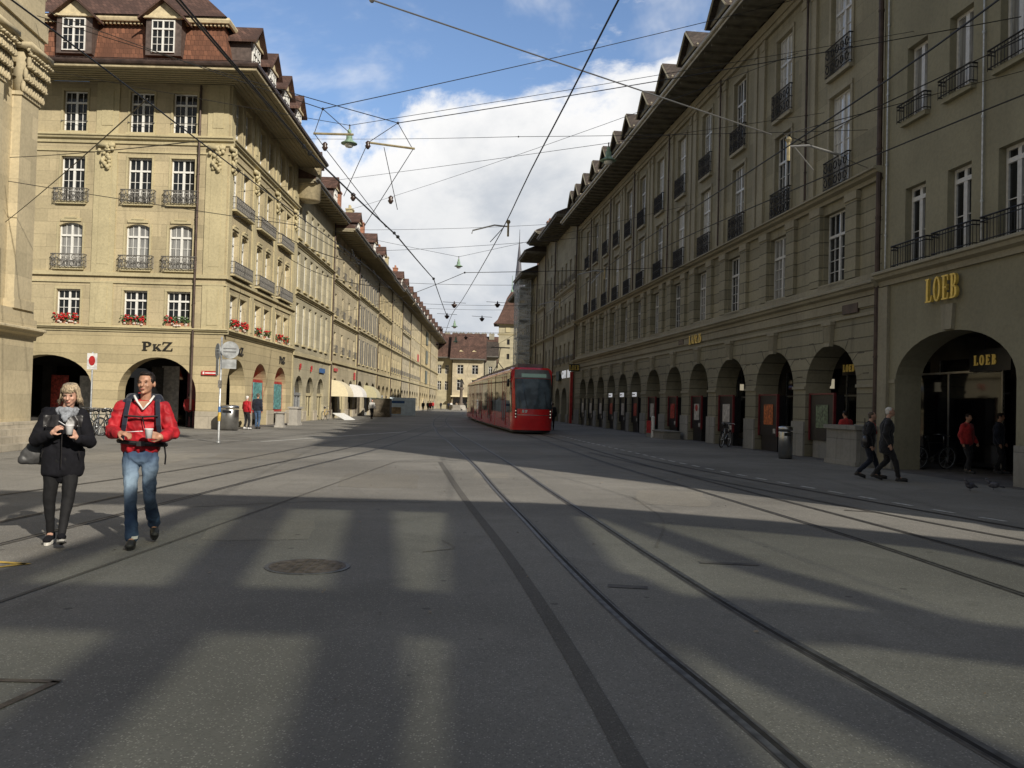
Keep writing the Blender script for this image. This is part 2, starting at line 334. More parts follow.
# ------------------------------------------------------------------ facade toolkit
# facade frame: x along the wall, y into the building, z up; the street is at negative y
def arc_pts(x0,x1,zs,rise,n=18):
    xc=(x0+x1)/2; a=(x1-x0)/2
    return [(xc-a*math.cos(PI*i/n),zs+rise*math.sin(PI*i/n)) for i in range(n+1)]
def seg_pts(x0,x1,zs,rise,n=8):
    return [(x0+(x1-x0)*i/n,zs+rise*(1-(2*i/n-1)**2)) for i in range(n+1)]
def wall(mb,x0,x1,z0,z1,ops,y=0.0,depth=.3):
    """ops: (xa,xb,za,zb,kind,rise,depth)"""

    xs=sorted({x0,x1}|{round(v,4) for o in ops for v in o[:2] if x0<v<x1}); zs=sorted({z0,z1}|{round(v,4) for o in ops for v in o[2:4] if z0<v<z1})
    for i in range(len(xs)-1):
        zc=None; run=None
        for j in range(len(zs)-1):
            cx=(xs[i]+xs[i+1])/2; cz=(zs[j]+zs[j+1])/2
            hole=any(o[0]<cx<o[1] and o[2]<cz<o[3] for o in ops)
            if hole: continue
            mb.face((xs[i],y,zs[j]),(xs[i+1],y,zs[j]),(xs[i+1],y,zs[j+1]),(xs[i],y,zs[j+1]))
    for xa,xb,za,zb,kind,rise,d in ops:
        spring=zb-rise
        if kind=='arch': cv=arc_pts(xa,xb,spring,rise)
        elif kind=='seg': cv=seg_pts(xa,xb,spring,rise)
        else: cv=[(xa,zb),(xb,zb)]
        if kind!='rect':
            for (a,za_),(b,zb_) in zip(cv,cv[1:]): mb.face((a,y,za_),(b,y,zb_),(b,y,zb),(a,y,zb))
        out=[(xa,za)]+cv+[(xb,za)]
        for (a,p),(b,q) in zip(out,out[1:]):
            mb.face((a,y,p),(a,y+d,p),(b,y+d,q),(b,y,q))
        if za>z0+.01: mb.face((xa,y,za),(xb,y,za),(xb,y+d,za),(xa,y+d,za))
def rest_box(mb,x0,x1,D,z1,y=0.0,z0=0):   # side and back walls, top left to the roof
    mb.face((x0,y,z0),(x0,y,z1),(x0,D,z1),(x0,D,z0)); mb.face((x1,y,z0),(x1,D,z0),(x1,D,z1),(x1,y,z1)); mb.face((x0,D,z0),(x0,D,z1),(x1,D,z1),(x1,D,z0))
    mb.face((x0,y,z1),(x1,y,z1),(x1,D,z1),(x0,D,z1))
_wc={}
def window(parent,T,x,z,w,h,y=.22,cols=4,rows=3,tr=.72,toprows=1,fm='white',pm='pane',sill=None,sillm='stoneT',fr=.06,mt=.022,sy=None,name='window'):
    key=(round(w,3),round(h,3),cols,rows,tr,toprows,fm,fr,mt)
    if ('f',)+key not in _wc:
        b=MB(); hw=w/2
        b.box(-hw,-.05,0,-hw+fr,.04,h); b.box(hw-fr,-.05,0,hw,.04,h); b.box(-hw+fr,-.05,h-fr,hw-fr,.04,h); b.box(-hw+fr,-.05,0,hw-fr,.04,fr)
        c=fr*.95
        zt=h*tr
        b.box(-c,-.065,fr,c,.035,(zt if tr<1 else h)-.001 if tr<1 else h-fr)
        if tr<1: b.box(-hw+fr,-.075,zt,hw-fr,.038,zt+fr*1.5); b.box(-c*.8,-.06,zt+fr*1.1,c*.8,.03,h-fr)
        top=zt if tr<1 else h
        half=cols//2
        for sgn in(-1,1):
            for k in range(1,half):
                xx=sgn*(c+(hw-fr-c)*k/half); b.box(xx-mt/2,-.04,fr,xx+mt/2,.02,top)
                if tr<1: b.box(xx-mt/2,-.038,zt+fr,xx+mt/2,.019,h-fr)
        for k in range(1,rows):
            zz=fr+(top-fr)*k/rows; b.box(-hw+fr,-.036,zz-mt/2,-c,.018,zz+mt/2); b.box(c,-.036,zz-mt/2,hw-fr,.018,zz+mt/2)
        _wc[('f',)+key]=b.mesh('window',fm)
    if ('p',)+key+(pm,) not in _wc:
        b=MB(); b.box(-w/2+.01,.0,.01,w/2-.01,.012,h-.01); _wc[('p',)+key+(pm,)]=b.mesh('pane',pm)
    f=link(name,_wc[('f',)+key],parent,T@Tr(x,y,z))
    link('pane',_wc[('p',)+key+(pm,)],f)
    if sill is not None:
        sk=('s',round(w,3),sill,sillm,round(y,3),sy)
        if sk not in _wc:
            b=MB(); o=-(y-(sy or 0))
            b.box(-w/2-.14,o-sill,-.13,w/2+.14,o+.02,-.0); _wc[sk]=b.mesh('sill',sillm)
        link('sill',_wc[sk],f)
    return f
def rail(parent,T,x,z,w,h=.95,out=.22,m='iron',fancy=True,y0=0.0,name='balcony_rail'):
    key=('r',round(w,3),h,out,m,fancy)
    if key not in _wc:
        b=MB(); r=.016
        P=[(-w/2,0),(-w/2,-out),(w/2,-out),(w/2,0)]
        for (ax,ay),(bx,by) in zip(P,P[1:]):
            for zz in (.06,h*.5 if fancy else h-.1,h): b.tube([(ax,ay,zz),(bx,by,zz)],r if zz!=h else r*1.5,5)
            L=math.hypot(bx-ax,by-ay); n=max(2,int(L/(.075 if fancy else .12)))
            for i in range(n+1):
                t=i/n; b.tube([(ax+(bx-ax)*t,ay+(by-ay)*t,.0),(ax+(bx-ax)*t,ay+(by-ay)*t,h)],.010,4)
        if fancy:
            n=max(2,int(w/.3))
            for i in range(n):
                cx=-w/2+w*(i+.5)/n
                for cz,rr in ((h*.27,.11),(h*.76,.11)):
                    b.tube([(cx+rr*math.cos(a*PI/4),-out,cz+rr*1.2*math.sin(a*PI/4)) for a in range(8)],.02,4,True)
        _wc[key]=b.mesh('balcony_rail',m)
    return link(name,_wc[key],parent,T@Tr(x,y0,z))
def course(b,x0,x1,z0,z1,out,y=0.0): b.box(x0,y-out,z0,x1,y+.04,z1)
def cornice(b,x0,x1,z0,z1,out,y=0.0):
    h=z1-z0
    b.prism_x([(y+.03,z0),(y-out*.25,z0),(y-out*.3,z0+h*.35),(y-out*.7,z0+h*.5),(y-out*.8,z0+h*.72),(y-out,z0+h*.78),(y-out,z1-.03),(y-out*.9,z1),(y+.03,z1)],x0,x1)
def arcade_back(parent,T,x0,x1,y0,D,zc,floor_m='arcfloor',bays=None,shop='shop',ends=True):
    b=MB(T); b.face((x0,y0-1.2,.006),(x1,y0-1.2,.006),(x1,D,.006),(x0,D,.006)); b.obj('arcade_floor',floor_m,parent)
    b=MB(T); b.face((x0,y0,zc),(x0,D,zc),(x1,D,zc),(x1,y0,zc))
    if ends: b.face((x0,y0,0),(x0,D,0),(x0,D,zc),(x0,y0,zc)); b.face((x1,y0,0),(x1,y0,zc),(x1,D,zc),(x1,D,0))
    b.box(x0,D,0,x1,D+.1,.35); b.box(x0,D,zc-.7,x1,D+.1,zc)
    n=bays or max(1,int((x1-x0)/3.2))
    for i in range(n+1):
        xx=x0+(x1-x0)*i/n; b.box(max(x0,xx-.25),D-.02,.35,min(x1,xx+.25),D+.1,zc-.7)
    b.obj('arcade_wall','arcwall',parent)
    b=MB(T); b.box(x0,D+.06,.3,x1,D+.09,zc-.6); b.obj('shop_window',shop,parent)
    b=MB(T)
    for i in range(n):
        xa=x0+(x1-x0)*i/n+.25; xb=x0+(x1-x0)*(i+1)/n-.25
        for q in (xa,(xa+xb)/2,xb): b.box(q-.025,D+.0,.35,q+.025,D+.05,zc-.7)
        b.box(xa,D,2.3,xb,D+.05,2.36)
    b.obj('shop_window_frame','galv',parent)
# hand drawn roman capitals: list of convex polygons in a unit-high box, and the advance width
def _ring(cx,cz,ax,az,bx,bz,a0=0,a1=360,n=20):
    out=[]
    for i in range(n):
        t=R(a0+(a1-a0)*i/n); u=R(a0+(a1-a0)*(i+1)/n)
        out.append([(cx+ax*math.cos(t),cz+az*math.sin(t)),(cx+ax*math.cos(u),cz+az*math.sin(u)),(cx+bx*math.cos(u),cz+bz*math.sin(u)),(cx+bx*math.cos(t),cz+bz*math.sin(t))])
    return out
def _b(x0,z0,x1,z1): return [(x0,z0),(x1,z0),(x1,z1),(x0,z1)]
def glyph(ch):
    s=.17; t=.06
    if ch=='L': return [_b(.08,t,.08+s,1-t),_b(0,0,.52,t),_b(0,1-t,.34,1),[(.46,0),(.56,0),(.58,.28),(.53,.28)]],.62
    if ch=='O': return _ring(.31,.5,.31,.52,.15,.44),.66
    if ch=='E': return [_b(.08,t,.08+s,1-t),_b(0,0,.5,t),_b(0,1-t,.5,1),_b(.25,.47,.42,.53),[(.44,0),(.54,0),(.56,.26),(.51,.26)],[(.49,.76),(.54,.76),(.53,1),(.44,1)],_b(.38,.38,.42,.62)],.62
    if ch=='B': return [_b(.08,t,.08+s,1-t),_b(0,0,.3,t),_b(0,1-t,.3,1),_b(.25,.48,.32,.54)]+_ring(.30,.755,.22,.245,.07,.19,-90,90,10)+_ring(.30,.26,.27,.26,.10,.20,-90,90,10),.62
    if ch=='P': return [_b(.10,t,.10+s,1-t),_b(0,0,.38,t),_b(0,1-t,.36,1),_b(.27,.44,.38,.50)]+_ring(.36,.72,.32,.28,.14,.22,-90,90,12),.74
    if ch=='K': return [_b(.10,t,.10+s,1-t),_b(0,0,.38,t),_b(0,1-t,.38,1),[(.25,.38),(.33,.34),(.72,.96),(.62,.96)],[(.34,.50),(.46,.62),(.82,.04),(.60,.04)],_b(.52,0,.9,t),_b(.52,1-t,.82,1)],.92
    if ch=='Z': return [_b(.02,1-t,.72,1),_b(0,0,.74,t),[(0,.04),(.20,.04),(.72,.96),(.52,.96)],[(.02,.72),(.06,.72),(.12,.96),(.02,.96)],[(.62,.04),(.74,.04),(.74,.30),(.70,.30)]],.80
def lettering(parent,T,text,h,mat,d=.06,wf=1.0,gap=.08,name='lettering',scales=None):
    b=MB(T); x=0
    for i,c in enumerate(text):
        k=(scales or [1]*len(text))[i]; g,w=glyph(c)
        for poly in g: b.prism_y([(x+p*h*k*wf,q*h*k) for p,q in poly],-d,0)
        x+=(w*k+gap)*h*wf
    return b.obj(name,mat,parent)
def roof_gable(parent,T,x0,x1,D,ze,over,rise,mat,thick=.16,soffit='soffitR',fascia=None,lift=.0):
    b=MB(T); ymid=D/2
    b.prism_x([(-over,ze),(-over,ze+thick),(ymid,ze+thick+rise),(D+over,ze+thick),(D+over,ze)],x0,x1); r=b.obj('roof',mat,parent)
    b=MB(T); b.box(x0+.01,-over+.02,ze-.14,x1-.01,.02,ze-.005)
    n=int((x1-x0)/.9)
    for i in range(n+1):
        xx=x0+.1+(x1-x0-.2)*i/max(1,n); b.box(xx-.05,-over+.15,ze-.26,xx+.05,.02,ze-.142)
    b.obj('soffit',soffit,parent)
    b=MB(T); b.tube([(x0,-over-.07,ze+.03),(x1,-over-.07,ze+.03)],.09,8); b.box(x0,-over-.012,ze-.16,x1,-over+.018,ze-.005); b.obj('gutter',fascia or 'ironG',parent)
    return r
def chimney(roof,T,x,y,z,w=.9,d=.6,h=1.6,m='terra'):
    b=MB(T); b.box(x-w/2,y-d/2,z,x+w/2,y+d/2,z+h); b.box(x-w/2-.06,y-d/2-.06,z+h,x+w/2+.06,y+d/2+.06,z+h+.12)
    for k in (-1,1): b.lathe([(.12,0),(.1,.35)],8,(x+k*w*.25,y,z+h+.12))
    b.obj('chimney',m,roof)
def dormer(roof,T,x,y,z,w=1.5,h=1.5,g=.7,depth=2.2,wall_m='brownp',face_m='creamp',roof_m='tileB',ov=.22,win=True,pm='pane',fm='white',inset=.35,edge=None):
    b=MB(T); b.prism_y([(x-w/2,z),(x+w/2,z),(x+w/2,z+h),(x,z+h+g),(x-w/2,z+h)],y,y+depth)
    d=b.obj('dormer',wall_m,roof)
    b=MB(T); b.prism_y([(x-w/2+.04,z+h+.01),(x+w/2-.04,z+h+.01),(x,z+h+g-.03)],y-.05,y+.0); b.box(x-w/2-.1,y-.16,z+h-.1,x+w/2+.1,y+.0,z+h+.008); b.obj('gable_panel',face_m,d)
    b=MB(T)
    for s in(-1,1):
        e=Vector((s*(w/2+ov),0,-ov*g/(w/2)))
        b.prism_y([(x,z+h+g),(x,z+h+g+.12),(x+e.x,z+h+e.z+.12),(x+e.x,z+h+e.z)],y-ov-.05,y+depth)
    b.obj('dormer_roof',roof_m,d)
    if edge:
        b=MB(T)
        for s in(-1,1):
            b.tube([(x,y-ov-.06,z+h+g+.02),(x+s*(w/2+ov),y-ov-.06,z+h-ov*g/(w/2)+.02)],.06,4)
        b.tube([(x-w/2-ov,y-.12,z+h-.1),(x+w/2+ov,y-.12,z+h-.1)],.06,4); b.obj('gable_edge',edge,d)
    if win: window(d,T,x,z+.12,w-inset,h-.3,y-.03,4,3,.7,1,fm,pm,fr=.05)
    return d
def downpipe(parent,T,x,z0,z1,y=-.12,r=.055,m='pipe'):
    b=MB(T); b.tube([(x,y,z0),(x,y,z1)],r,8)
    z=z0+1
    while z<z1: b.lathe([(r+.015,-.03),(r+.015,.03)],8,(x,y,z)); z+=2.1
    b.obj('downpipe',m,parent)

def row_building(name,label,org,ang,W,D,floors,n,arches,eave,over=1.3,wm='stoneL0',tm='stoneT',roof_m='tileB',rise=3.5,arch_top=3.3,winw=.85,
                 ledges=(),rails=(),pm='pane',fm='white',dorm=0,chim=0,shut=None,pipe=True,zc=3.6,cat='building',fill=False,fl_ledge=4.6,group=None,soffit='soffitR',base_m='plinth',xw=None,sill=.12,arch_rise=None):
    r=empty(name,org,ang,label,cat,group); T=I4
    ops=[]
    for (a,b_) in arches: ops.append((a,b_,0,arch_top,'arch',arch_rise or min((b_-a)/2,1.3),.26 if fill else .7))
    xs=xw or [W*(i+.5)/n for i in range(n)]
    for (z0,z1) in floors:
        for x in xs: ops.append((x-winw/2,x+winw/2,z0,z1,'rect',0,.26))
    b=MB(); wall(b,0,W,0,eave,ops); rest_box(b,0,W,D,eave,0); b.obj('wall',wm,r)
    b=MB()
    course(b,0,W,fl_ledge,fl_ledge+.22,.16)
    for z in ledges: cornice(b,0,W,z,z+.28,.26)
    for k,x in enumerate([0,W]):
        b.box(max(0,x-.35),-.06,0.0,min(W,x+.35),.01,eave)
    b.obj('string_courses',tm,r)
    prev=0; b=MB()
    for a,c in list(arches)+[(W,W)]:
        if a-prev>.1: b.box(prev+.002,-.09,0,a-.002,-.004,.75)
        prev=c
    b.obj_split('plinth',base_m,r)
    if arches and not fill: arcade_back(r,T,.1,W-.1,.7,3.4,zc,bays=len(arches))
    if fill:
        for a,c in arches:
            q=MB(); q.box(a-.02,.27,0,c+.02,.33,arch_top+.02); sf=q.obj('shop_front','shop',r)
            q=MB(); zt=arch_top-(arch_rise or min((c-a)/2,1.3))-.05; q.box(a,.14,zt,c,.262,zt+.2)
            for t in (0,.36,.64,1): xx=a+.05+(c-a-.1)*t; q.box(xx-.06,.18,.0,xx+.06,.262,zt)
            q.box(a+.02,.2,0,c-.02,.262,.35); q.obj('shop_frame',('galv','wood','stoneT')[int(a*7)%3],sf)
    else: pass
    for k,(z0,z1) in enumerate(floors):
        for j,x in enumerate(xs):
            window(r,T,x,z0,winw,z1-z0,.2,2 if winw<1 else 4,3,.74,1,fm,pm if (k+j)%3 else 'paneC',sill=sill,sillm=tm)
            if k in rails: rail(r,T,x,z0-.02,winw+.25,.6,.16,'ironG',False)
            if shut and k in shut:
                for s in(-1,1):
                    q=MB(); q.box(x+s*(winw/2+.04)-(0 if s>0 else .42),-.06,z0,x+s*(winw/2+.04)+(.42 if s>0 else 0),-.015,z1)
                    for i in range(int((z1-z0)/.12)): q.box(x+s*(winw/2+.25)-.17,-.072,z0+.05+i*.12,x+s*(winw/2+.25)+.17,-.058,z0+.11+i*.12)
                    q.obj('shutter',shut['m'],r)
    rf=roof_gable(r,T,0,W,D,eave,over,rise,roof_m,soffit=soffit)
    for i in range(dorm):
        x=W*(i+.5)/dorm; dormer(rf,T,x,-over*.5,eave+.3,1.5,1.6,.75,3.6,roof_m=roof_m)
    for i in range(chim):
        x=W*(i+.6)/chim; chimney(rf,T,x,.6,eave+.5,h=3.3,m=('terra','stoneT')[i%2])
    if pipe: downpipe(r,T,W-.12,.3,eave-.2)
    return r
# ================================================================== LEFT: corner house with the P K Z shop
def build_pkz():
    r=empty('corner_building',(-14.1,42.3,0),0,'ochre sandstone corner house with tiled mansard roof and black PKZ lettering over its wide arch','building')
    TF=Tr(-14.4,0,0)                                    # front: x 0..14.4 (world -28.5..-14.1)
    TS=Matrix.Rotation(R(91.4),4,'Z')                   # street side
    ox=-14.1+28.5
    X=lambda w:w+28.5
    LS=14.7
    fx=[X(-24.9),X(-21.72),X(-18.45),X(-16.35)]; fx=[X(-27.2)]+fx
    rows=[(4.95,6.64,'rect'),(7.72,9.9,'seg'),(10.93,13.15,'rect'),(14.38,16.38,'rect')]
    sx=[1.35,3.05,5.9,7.8,10.6,12.5]
    opsF=[(X(-24.9),X(-20.45),0,3.42,'arch',1.5,.8),(X(-19.15),X(-15.35),0,3.42,'arch',1.75,.8)]
    opsS=[(.75,4.0,0,3.5,'arch',1.55,.8),(5.35,8.6,0,3.5,'arch',1.55,.8),(10.1,13.3,0,3.5,'arch',1.55,.8)]
    opsF2=[];opsS2=[]
    for z0,z1,k in rows:
        for x in fx: opsF2.append((x-.58,x+.58,z0,z1,k,.16 if k=='seg' else 0,.26))
        for x in sx: opsS2.append((x-.5,x+.5,z0,z1,k,.16 if k=='seg' else 0,.30))
    EW=16.85
    b=MB(TF); wall(b,0,14.4,0,4.55,opsF); b.T=TS; wall(b,0,LS,0,4.55,opsS)
    b.obj('ground_floor_wall','stoneLr',r)
    b=MB(TF); wall(b,0,14.4,4.55,EW,opsF2); b.T=TS; wall(b,0,LS,4.55,EW,opsS2)
    b.T=I4; b.face((-14.4,0,0),(-14.4,0,EW),(-14.4,15,EW),(-14.4,15,0)); b.face((-14.7,LS,0),(-14.7,LS,EW),(-.4,LS,EW),(-.4,LS,0)); b.face((-14.4,.05,EW-.02),(0,.05,EW-.02),(-.3,LS,EW-.02),(-14.4,LS,EW-.02))
    b.obj('wall','stoneL',r)
    # courses
    for T,L in ((TF,14.4),(TS,LS)):
        b=MB(T); o=.0 if T is TS else .0
        e=.24 if T is TF else 0
        cornice(b,0,L+e*.999,4.62,4.86,.24); course(b,0,L+.05,6.98,7.08,.07); course(b,0,L+.1,7.32,7.5,.13); cornice(b,0,L+e,13.82,14.24,.3); course(b,0,L+.05,13.4,13.48,.06)
        b.obj_split('string_course','stoneT',r)
        b=MB(T)                                           # lesenes and panels
        pl=[(X(-20.65),X(-19.55)),(X(-15.2),X(-14.16))] if T is TF else [(.02,.5),(4.3,4.95),(9.0,9.55),(13.7,14.6)]
        for a,c in pl:
            b.box(a,-.06,4.87,c,-.001,6.97); b.box(a,-.07,7.51,c,-.001,13.39); b.box(a,-.06,14.25,c,-.001,EW-.02)
            for za,zb in((5.05,6.8),(7.9,13.0),(14.7,16.4)):
                w=(c-a)*.5
                if w>.28: b.box(a+w/2,-.085,za,c-w/2,-.059,zb)
        for x in (fx if T is TF else sx):
            for z0,z1,k in rows:
                e2=.07
                b.box(x-.58-e2-.03,-.035,z0,x-.585,-.0,z1); b.box(x+.585,-.035,z0,x+.58+e2+.03,-.0,z1)
                if k=='rect': b.box(x-.68,-.04,z1+.005,x+.68,-.002,z1+.12)
                else: b.box(x-.5,-.07,z1+.06,x+.5,-.002,z1+.2); b.box(x-.3,-.1,z1+.2,x+.3,-.002,z1+.27)
        b.obj_split('pilaster','stoneT',r)
        # carved cartouches
        for x in ([X(-20.1),X(-14.7)] if T is TF else [.3,4.6,9.3,14.1]):
            b=MB(T); random.seed(3)
            for i in range(26):
                t=random.random(); b.ell((x+random.uniform(-.38,.38)*(1-.6*t),-.1-random.random()*.1,13.8-t*1.25),(.1,.09,.11),6,5)
            b.box(x-.42,-.2,13.62,x+.42,-.03,13.81); b.obj('carved_ornament','stoneT',r,True)
    # windows
    k=0
    for (z0,z1,kd) in rows:
        for x in fx:
            window(r,TF,x,z0,1.16,z1-z0,.2,4,3,.70,1,'white','paneC' if kd=='seg' else 'pane',sill=.14)
            if 7<z0<13: rail(r,TF,x,z0-.02,1.62,.62,.26,'ironG')
            elif z0>14: 
                b=MB(TF); b.tube([(x-.62,-.06,z0+.5),(x+.62,-.06,z0+.5)],.014,5); b.tube([(x-.62,0,z0+.5),(x-.62,-.1,z0+.5)],.03,6); b.tube([(x+.62,0,z0+.5),(x+.62,-.1,z0+.5)],.03,6); b.obj('window_bar','ironG',r)
        for x in sx:
            window(r,TS,x,z0,1.0,z1-z0,.24,4,3,.70,1,'white','pane',sill=.14)
        if 7<z0<13:
            for a in (2.2,6.85,11.55): rail(r,TS,a,z0-.05,3.3,.62,.26,'ironG')
            b=MB(TS)
            for a in (2.2,6.85,11.55): b.box(a-1.7,-.29,z0-.14,a+1.7,-.0,z0-.055)
            b.obj_split('balcony_slab','stoneT',r)
    for x in (X(-19.95),X(-24.0)+0.6,):
        pass
    # arcade behind, shop
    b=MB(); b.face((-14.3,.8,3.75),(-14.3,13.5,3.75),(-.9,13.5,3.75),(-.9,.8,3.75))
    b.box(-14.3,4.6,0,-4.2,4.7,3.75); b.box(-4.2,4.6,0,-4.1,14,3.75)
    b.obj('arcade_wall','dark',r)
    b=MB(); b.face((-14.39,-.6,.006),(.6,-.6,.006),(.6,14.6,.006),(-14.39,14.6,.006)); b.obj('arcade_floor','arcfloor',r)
    b=MB()
    for a in (-13.6,-10.4,-7.6): b.box(a,4.5,.3,a+2.4,4.56,3.0)
    for a in (1.5,5,8.5,11.2): b.box(-4.06,a,.3,-4.0,a+2.2,3.0)
    b.obj_split('shop_window','shop',r)
    b=MB(TF); b.box(X(-16.6),2.2,0,X(-15.9),2.9,3.3); b.box(X(-18.75),2.4,.9,X(-18.1),2.5,1.5); b.obj('red_display_panel','maroon',r)
    b=MB(TF); b.box(X(-18.2),2.9,.2,X(-17.3),2.95,3.1); b.obj('pale_shop_panel','poster',r); b=MB(TF); b.box(X(-19.0),2.0,1.0,X(-18.6),2.05,1.7); b.obj('red_display_panel','redp',r)
    for q_,m_ in ((-24.3,'postr'),(-22.8,'poster'),(-16.9,'posto'),(-21.6,'postt')):
        b=MB(TF); b.box(X(q_),3.6,.7,X(q_)+.9,3.66,2.5); b.obj('window_display',m_,r)
    # lettering
    lettering(r,TF@Tr(X(-18.02),-.02,3.75),'PKZ',.42,'blackl',.05,1.55,.05,scales=[1,.74,1])
    lettering(r,TS@Tr(1.95,-.02,3.75),'PKZ',.42,'blackl',.05,1.4,.05,scales=[1,.74,1]); lettering(r,TS@Tr(11.2,-.02,3.75),'PKZ',.42,'blackl',.05,1.4,.05,scales=[1,.74,1])
    # street name plate
    b=MB(TF); b.box(X(-15.08),-.1,2.62,X(-14.3),-.075,2.82); pl=b.obj('street_name_plate','redp',r)
    b=MB(TF); b.box(X(-15.02),-.104,2.66,X(-14.94),-.101,2.78); b.box(X(-14.9),-.104,2.69,X(-14.36),-.101,2.745); b.obj('plate_writing','white',pl)
    # plinth
    b=MB(TF)
    for a,c in ((0,X(-24.9)),(X(-20.45),X(-19.15)),(X(-15.35),14.46)): b.box(a,-.06,0,c-.002,-.001,.85)
    b.T=TS
    for a,c in ((.004,.75),(4.0,5.35),(8.6,10.1),(13.3,LS)): b.box(a,-.06,0,c,-.001,.85)
    b.obj_split('plinth','plinth',r)
    downpipe(r,TF,X(-15.55),.9,EW-.1,-.14,.058)
    # shop cases in street arches
    for a,c in ((5.35,8.6),(10.1,13.3)):
        b=MB(TS); w=.12
        b.box(a+.9,.25,.75,c-.02,.85,3.0-.4); q=b.obj('showcase_frame','redp',r)
        b=MB(TS); b.box(a+1.05,.22,.9,c-.25,.245,2.45); b.obj('showcase_glass','postt',q)
        b=MB(TS); b.box(a+.9,.3,.35,c-.02,.8,.75); b.obj('showcase_base','black',q)
    # eaves and roof
    ov=2.05; ze=16.86
    def ring(o,z,i=0): return [(-14.4,-o,z),(o*.86,-o,z),(o*.86-.36,LS+.2,z)]
    b=MB(); A=ring(ov,ze); B=ring(-.02,ze)
    for i in range(2): b.face(A[i],A[i+1],B[i+1],B[i])
    b.obj('soffit','soffit',r)
    b=MB()
    for t in (.12,.26,.4,.54,.68,.82):                      # boards seen as thin fillets
        o=ov*t; P=ring(o,ze-.03)
        b.tube(P,.028,4)
    b.obj('soffit_fillets','stoneT',r)
    b=MB(); P=ring(ov+.02,ze); b.tube([(x,y,z+.03) for x,y,z in P],.07,6); b.obj('eaves_fascia','creamp',r)
    b=MB(); P=ring(ov+.1,ze+.2); b.tube(P,.13,8); P=ring(ov-.1,ze+.45); b.tube(P,.02,4)
    n=60
    for i in range(n):
        x=-14.4+(14.4+ov*.86)*i/n; b.tube([(x,-ov+.1,ze+.2),(x,-ov+.1,ze+.46)],.012,4)
    b.obj('gutter','pipe',r)
    b=MB()
    P0=ring(ov,ze+.1); P1=ring(-.3,17.6); P2=ring(-.9,20.15); P3=ring(-1.15,20.15);
    P4=[(-14.4,-(-.35),20.4),(-.5,.35,20.4),(-.8,LS+.2,20.4)]; P5=[(-14.4,5.2,25.2),(-5.2,5.2,25.2),(-5.4,LS+.2,25.2)]
    for P,Q in ((P0,P1),(P1,P2)):
        for i in range(2): b.face(P[i],P[i+1],Q[i+1],Q[i])
    rf=b.obj('roof','tileR',r)
    b=MB()
    for P,Q in ((P4,P5),):
        for i in range(2): b.face(P[i],P[i+1],Q[i+1],Q[i])
    b.face((-14.4,5.2,25.2),(-5.2,5.2,25.2),(-5.4,LS+.2,25.2),(-14.4,LS+.2,25.2))
    b.face((-14.4,LS+.2,16.9),(-.3,LS+.2,16.9),(-.8,LS+.2,20.4),(-5.4,LS+.2,25.2),(-14.4,LS+.2,25.2))
    b.obj('upper_roof','tileB',r)
    b=MB(); P=ring(-.55,20.27); b.tube(P,.16,6); 
    for i in range(70): b.box(-14.4+i*.2,.6,20.02,-14.4+i*.2+.1,.78,20.2)
    b.obj('roof_moulding','creamp',r)
    for x in (X(-22.0),X(-17.6),X(-26.2)): dormer(rf,TF,x,.15,18.3,1.75,1.9,.75,4.5,ov=.3,inset=.62)
    for x in (2.3,5.6,8.9,12.2): dormer(rf,TS,x,-.45,17.9,1.7,1.9,.8,4.5,ov=.3)
    # flower boxes rest on the sills
    fb=None; lab=['on the sill left of the wide arch','above the P of the lettering, reddest blooms','above the Z of the lettering, mostly green']
    def fbox(T,x,w,red,lab,grp):
        e=empty('flower_box',(0,0,0)); e.matrix_world=Matrix.Translation((-14.1,42.3,0))@T@Tr(x,.02,4.95); tag(e,lab,'flower box',grp)
        b=MB(); b.box(-w/2,-.12,.0,w/2,.1,.16); b.obj('trough','terra',e)
        random.seed(int(x*10)); b=MB()
        for i in range(110): 
            c=Vector((random.uniform(-w/2-.05,w/2+.05),random.uniform(-.26,.06),random.uniform(.1,.48))); d=Vector((random.gauss(0,1),random.gauss(0,1),random.gauss(0,1))).normalized()*.06; u=d.orthogonal().normalized()*.05
            b.face(c-d,c+u,c+d,c-u)
        b.obj('leaves','leaf',e); b=MB()
        for i in range(int(50*red)+6): b.ell((random.uniform(-w/2,w/2) if red>.5 else random.uniform(-w/2,0),random.uniform(-.3,-.06),random.uniform(.18,.5)),(.05,.05,.04),5,4)
        b.obj('flowers','petal',e)
        b=MB()
        for i in range(6): b.ell((random.uniform(-w/2,w/2),random.uniform(-.24,-.12),random.uniform(.0,.12)),(.07,.05,.05),5,4)
        b.obj('pale_flowers','petalp',e)
    for x,rd,l in zip(fx[2:],(1.0,.6,.15),('flower box full of red geraniums on the first-floor sill nearest the church','flower box with red blooms at its left end, above the P of PKZ','mostly green flower box on the sill above the Z of PKZ')):
        fbox(TF,x,1.1,rd,l,'flower boxes on the first-floor sills')
    for x,rd,l in zip(sx,(1,.9,.1,.1,.6,.1),['reddish flower box on the street-side sill nearest the corner','second flower box from the corner, red blooms, on the street side','green flower box third from the corner on the street side','green flower box fourth from the corner on the street side','flower box with some red blooms, fifth from the corner on the street side','green flower box farthest from the corner on the street side']):
        fbox(TS,x,.9,rd,l,'flower boxes on the first-floor sills')
    return r
build_pkz()

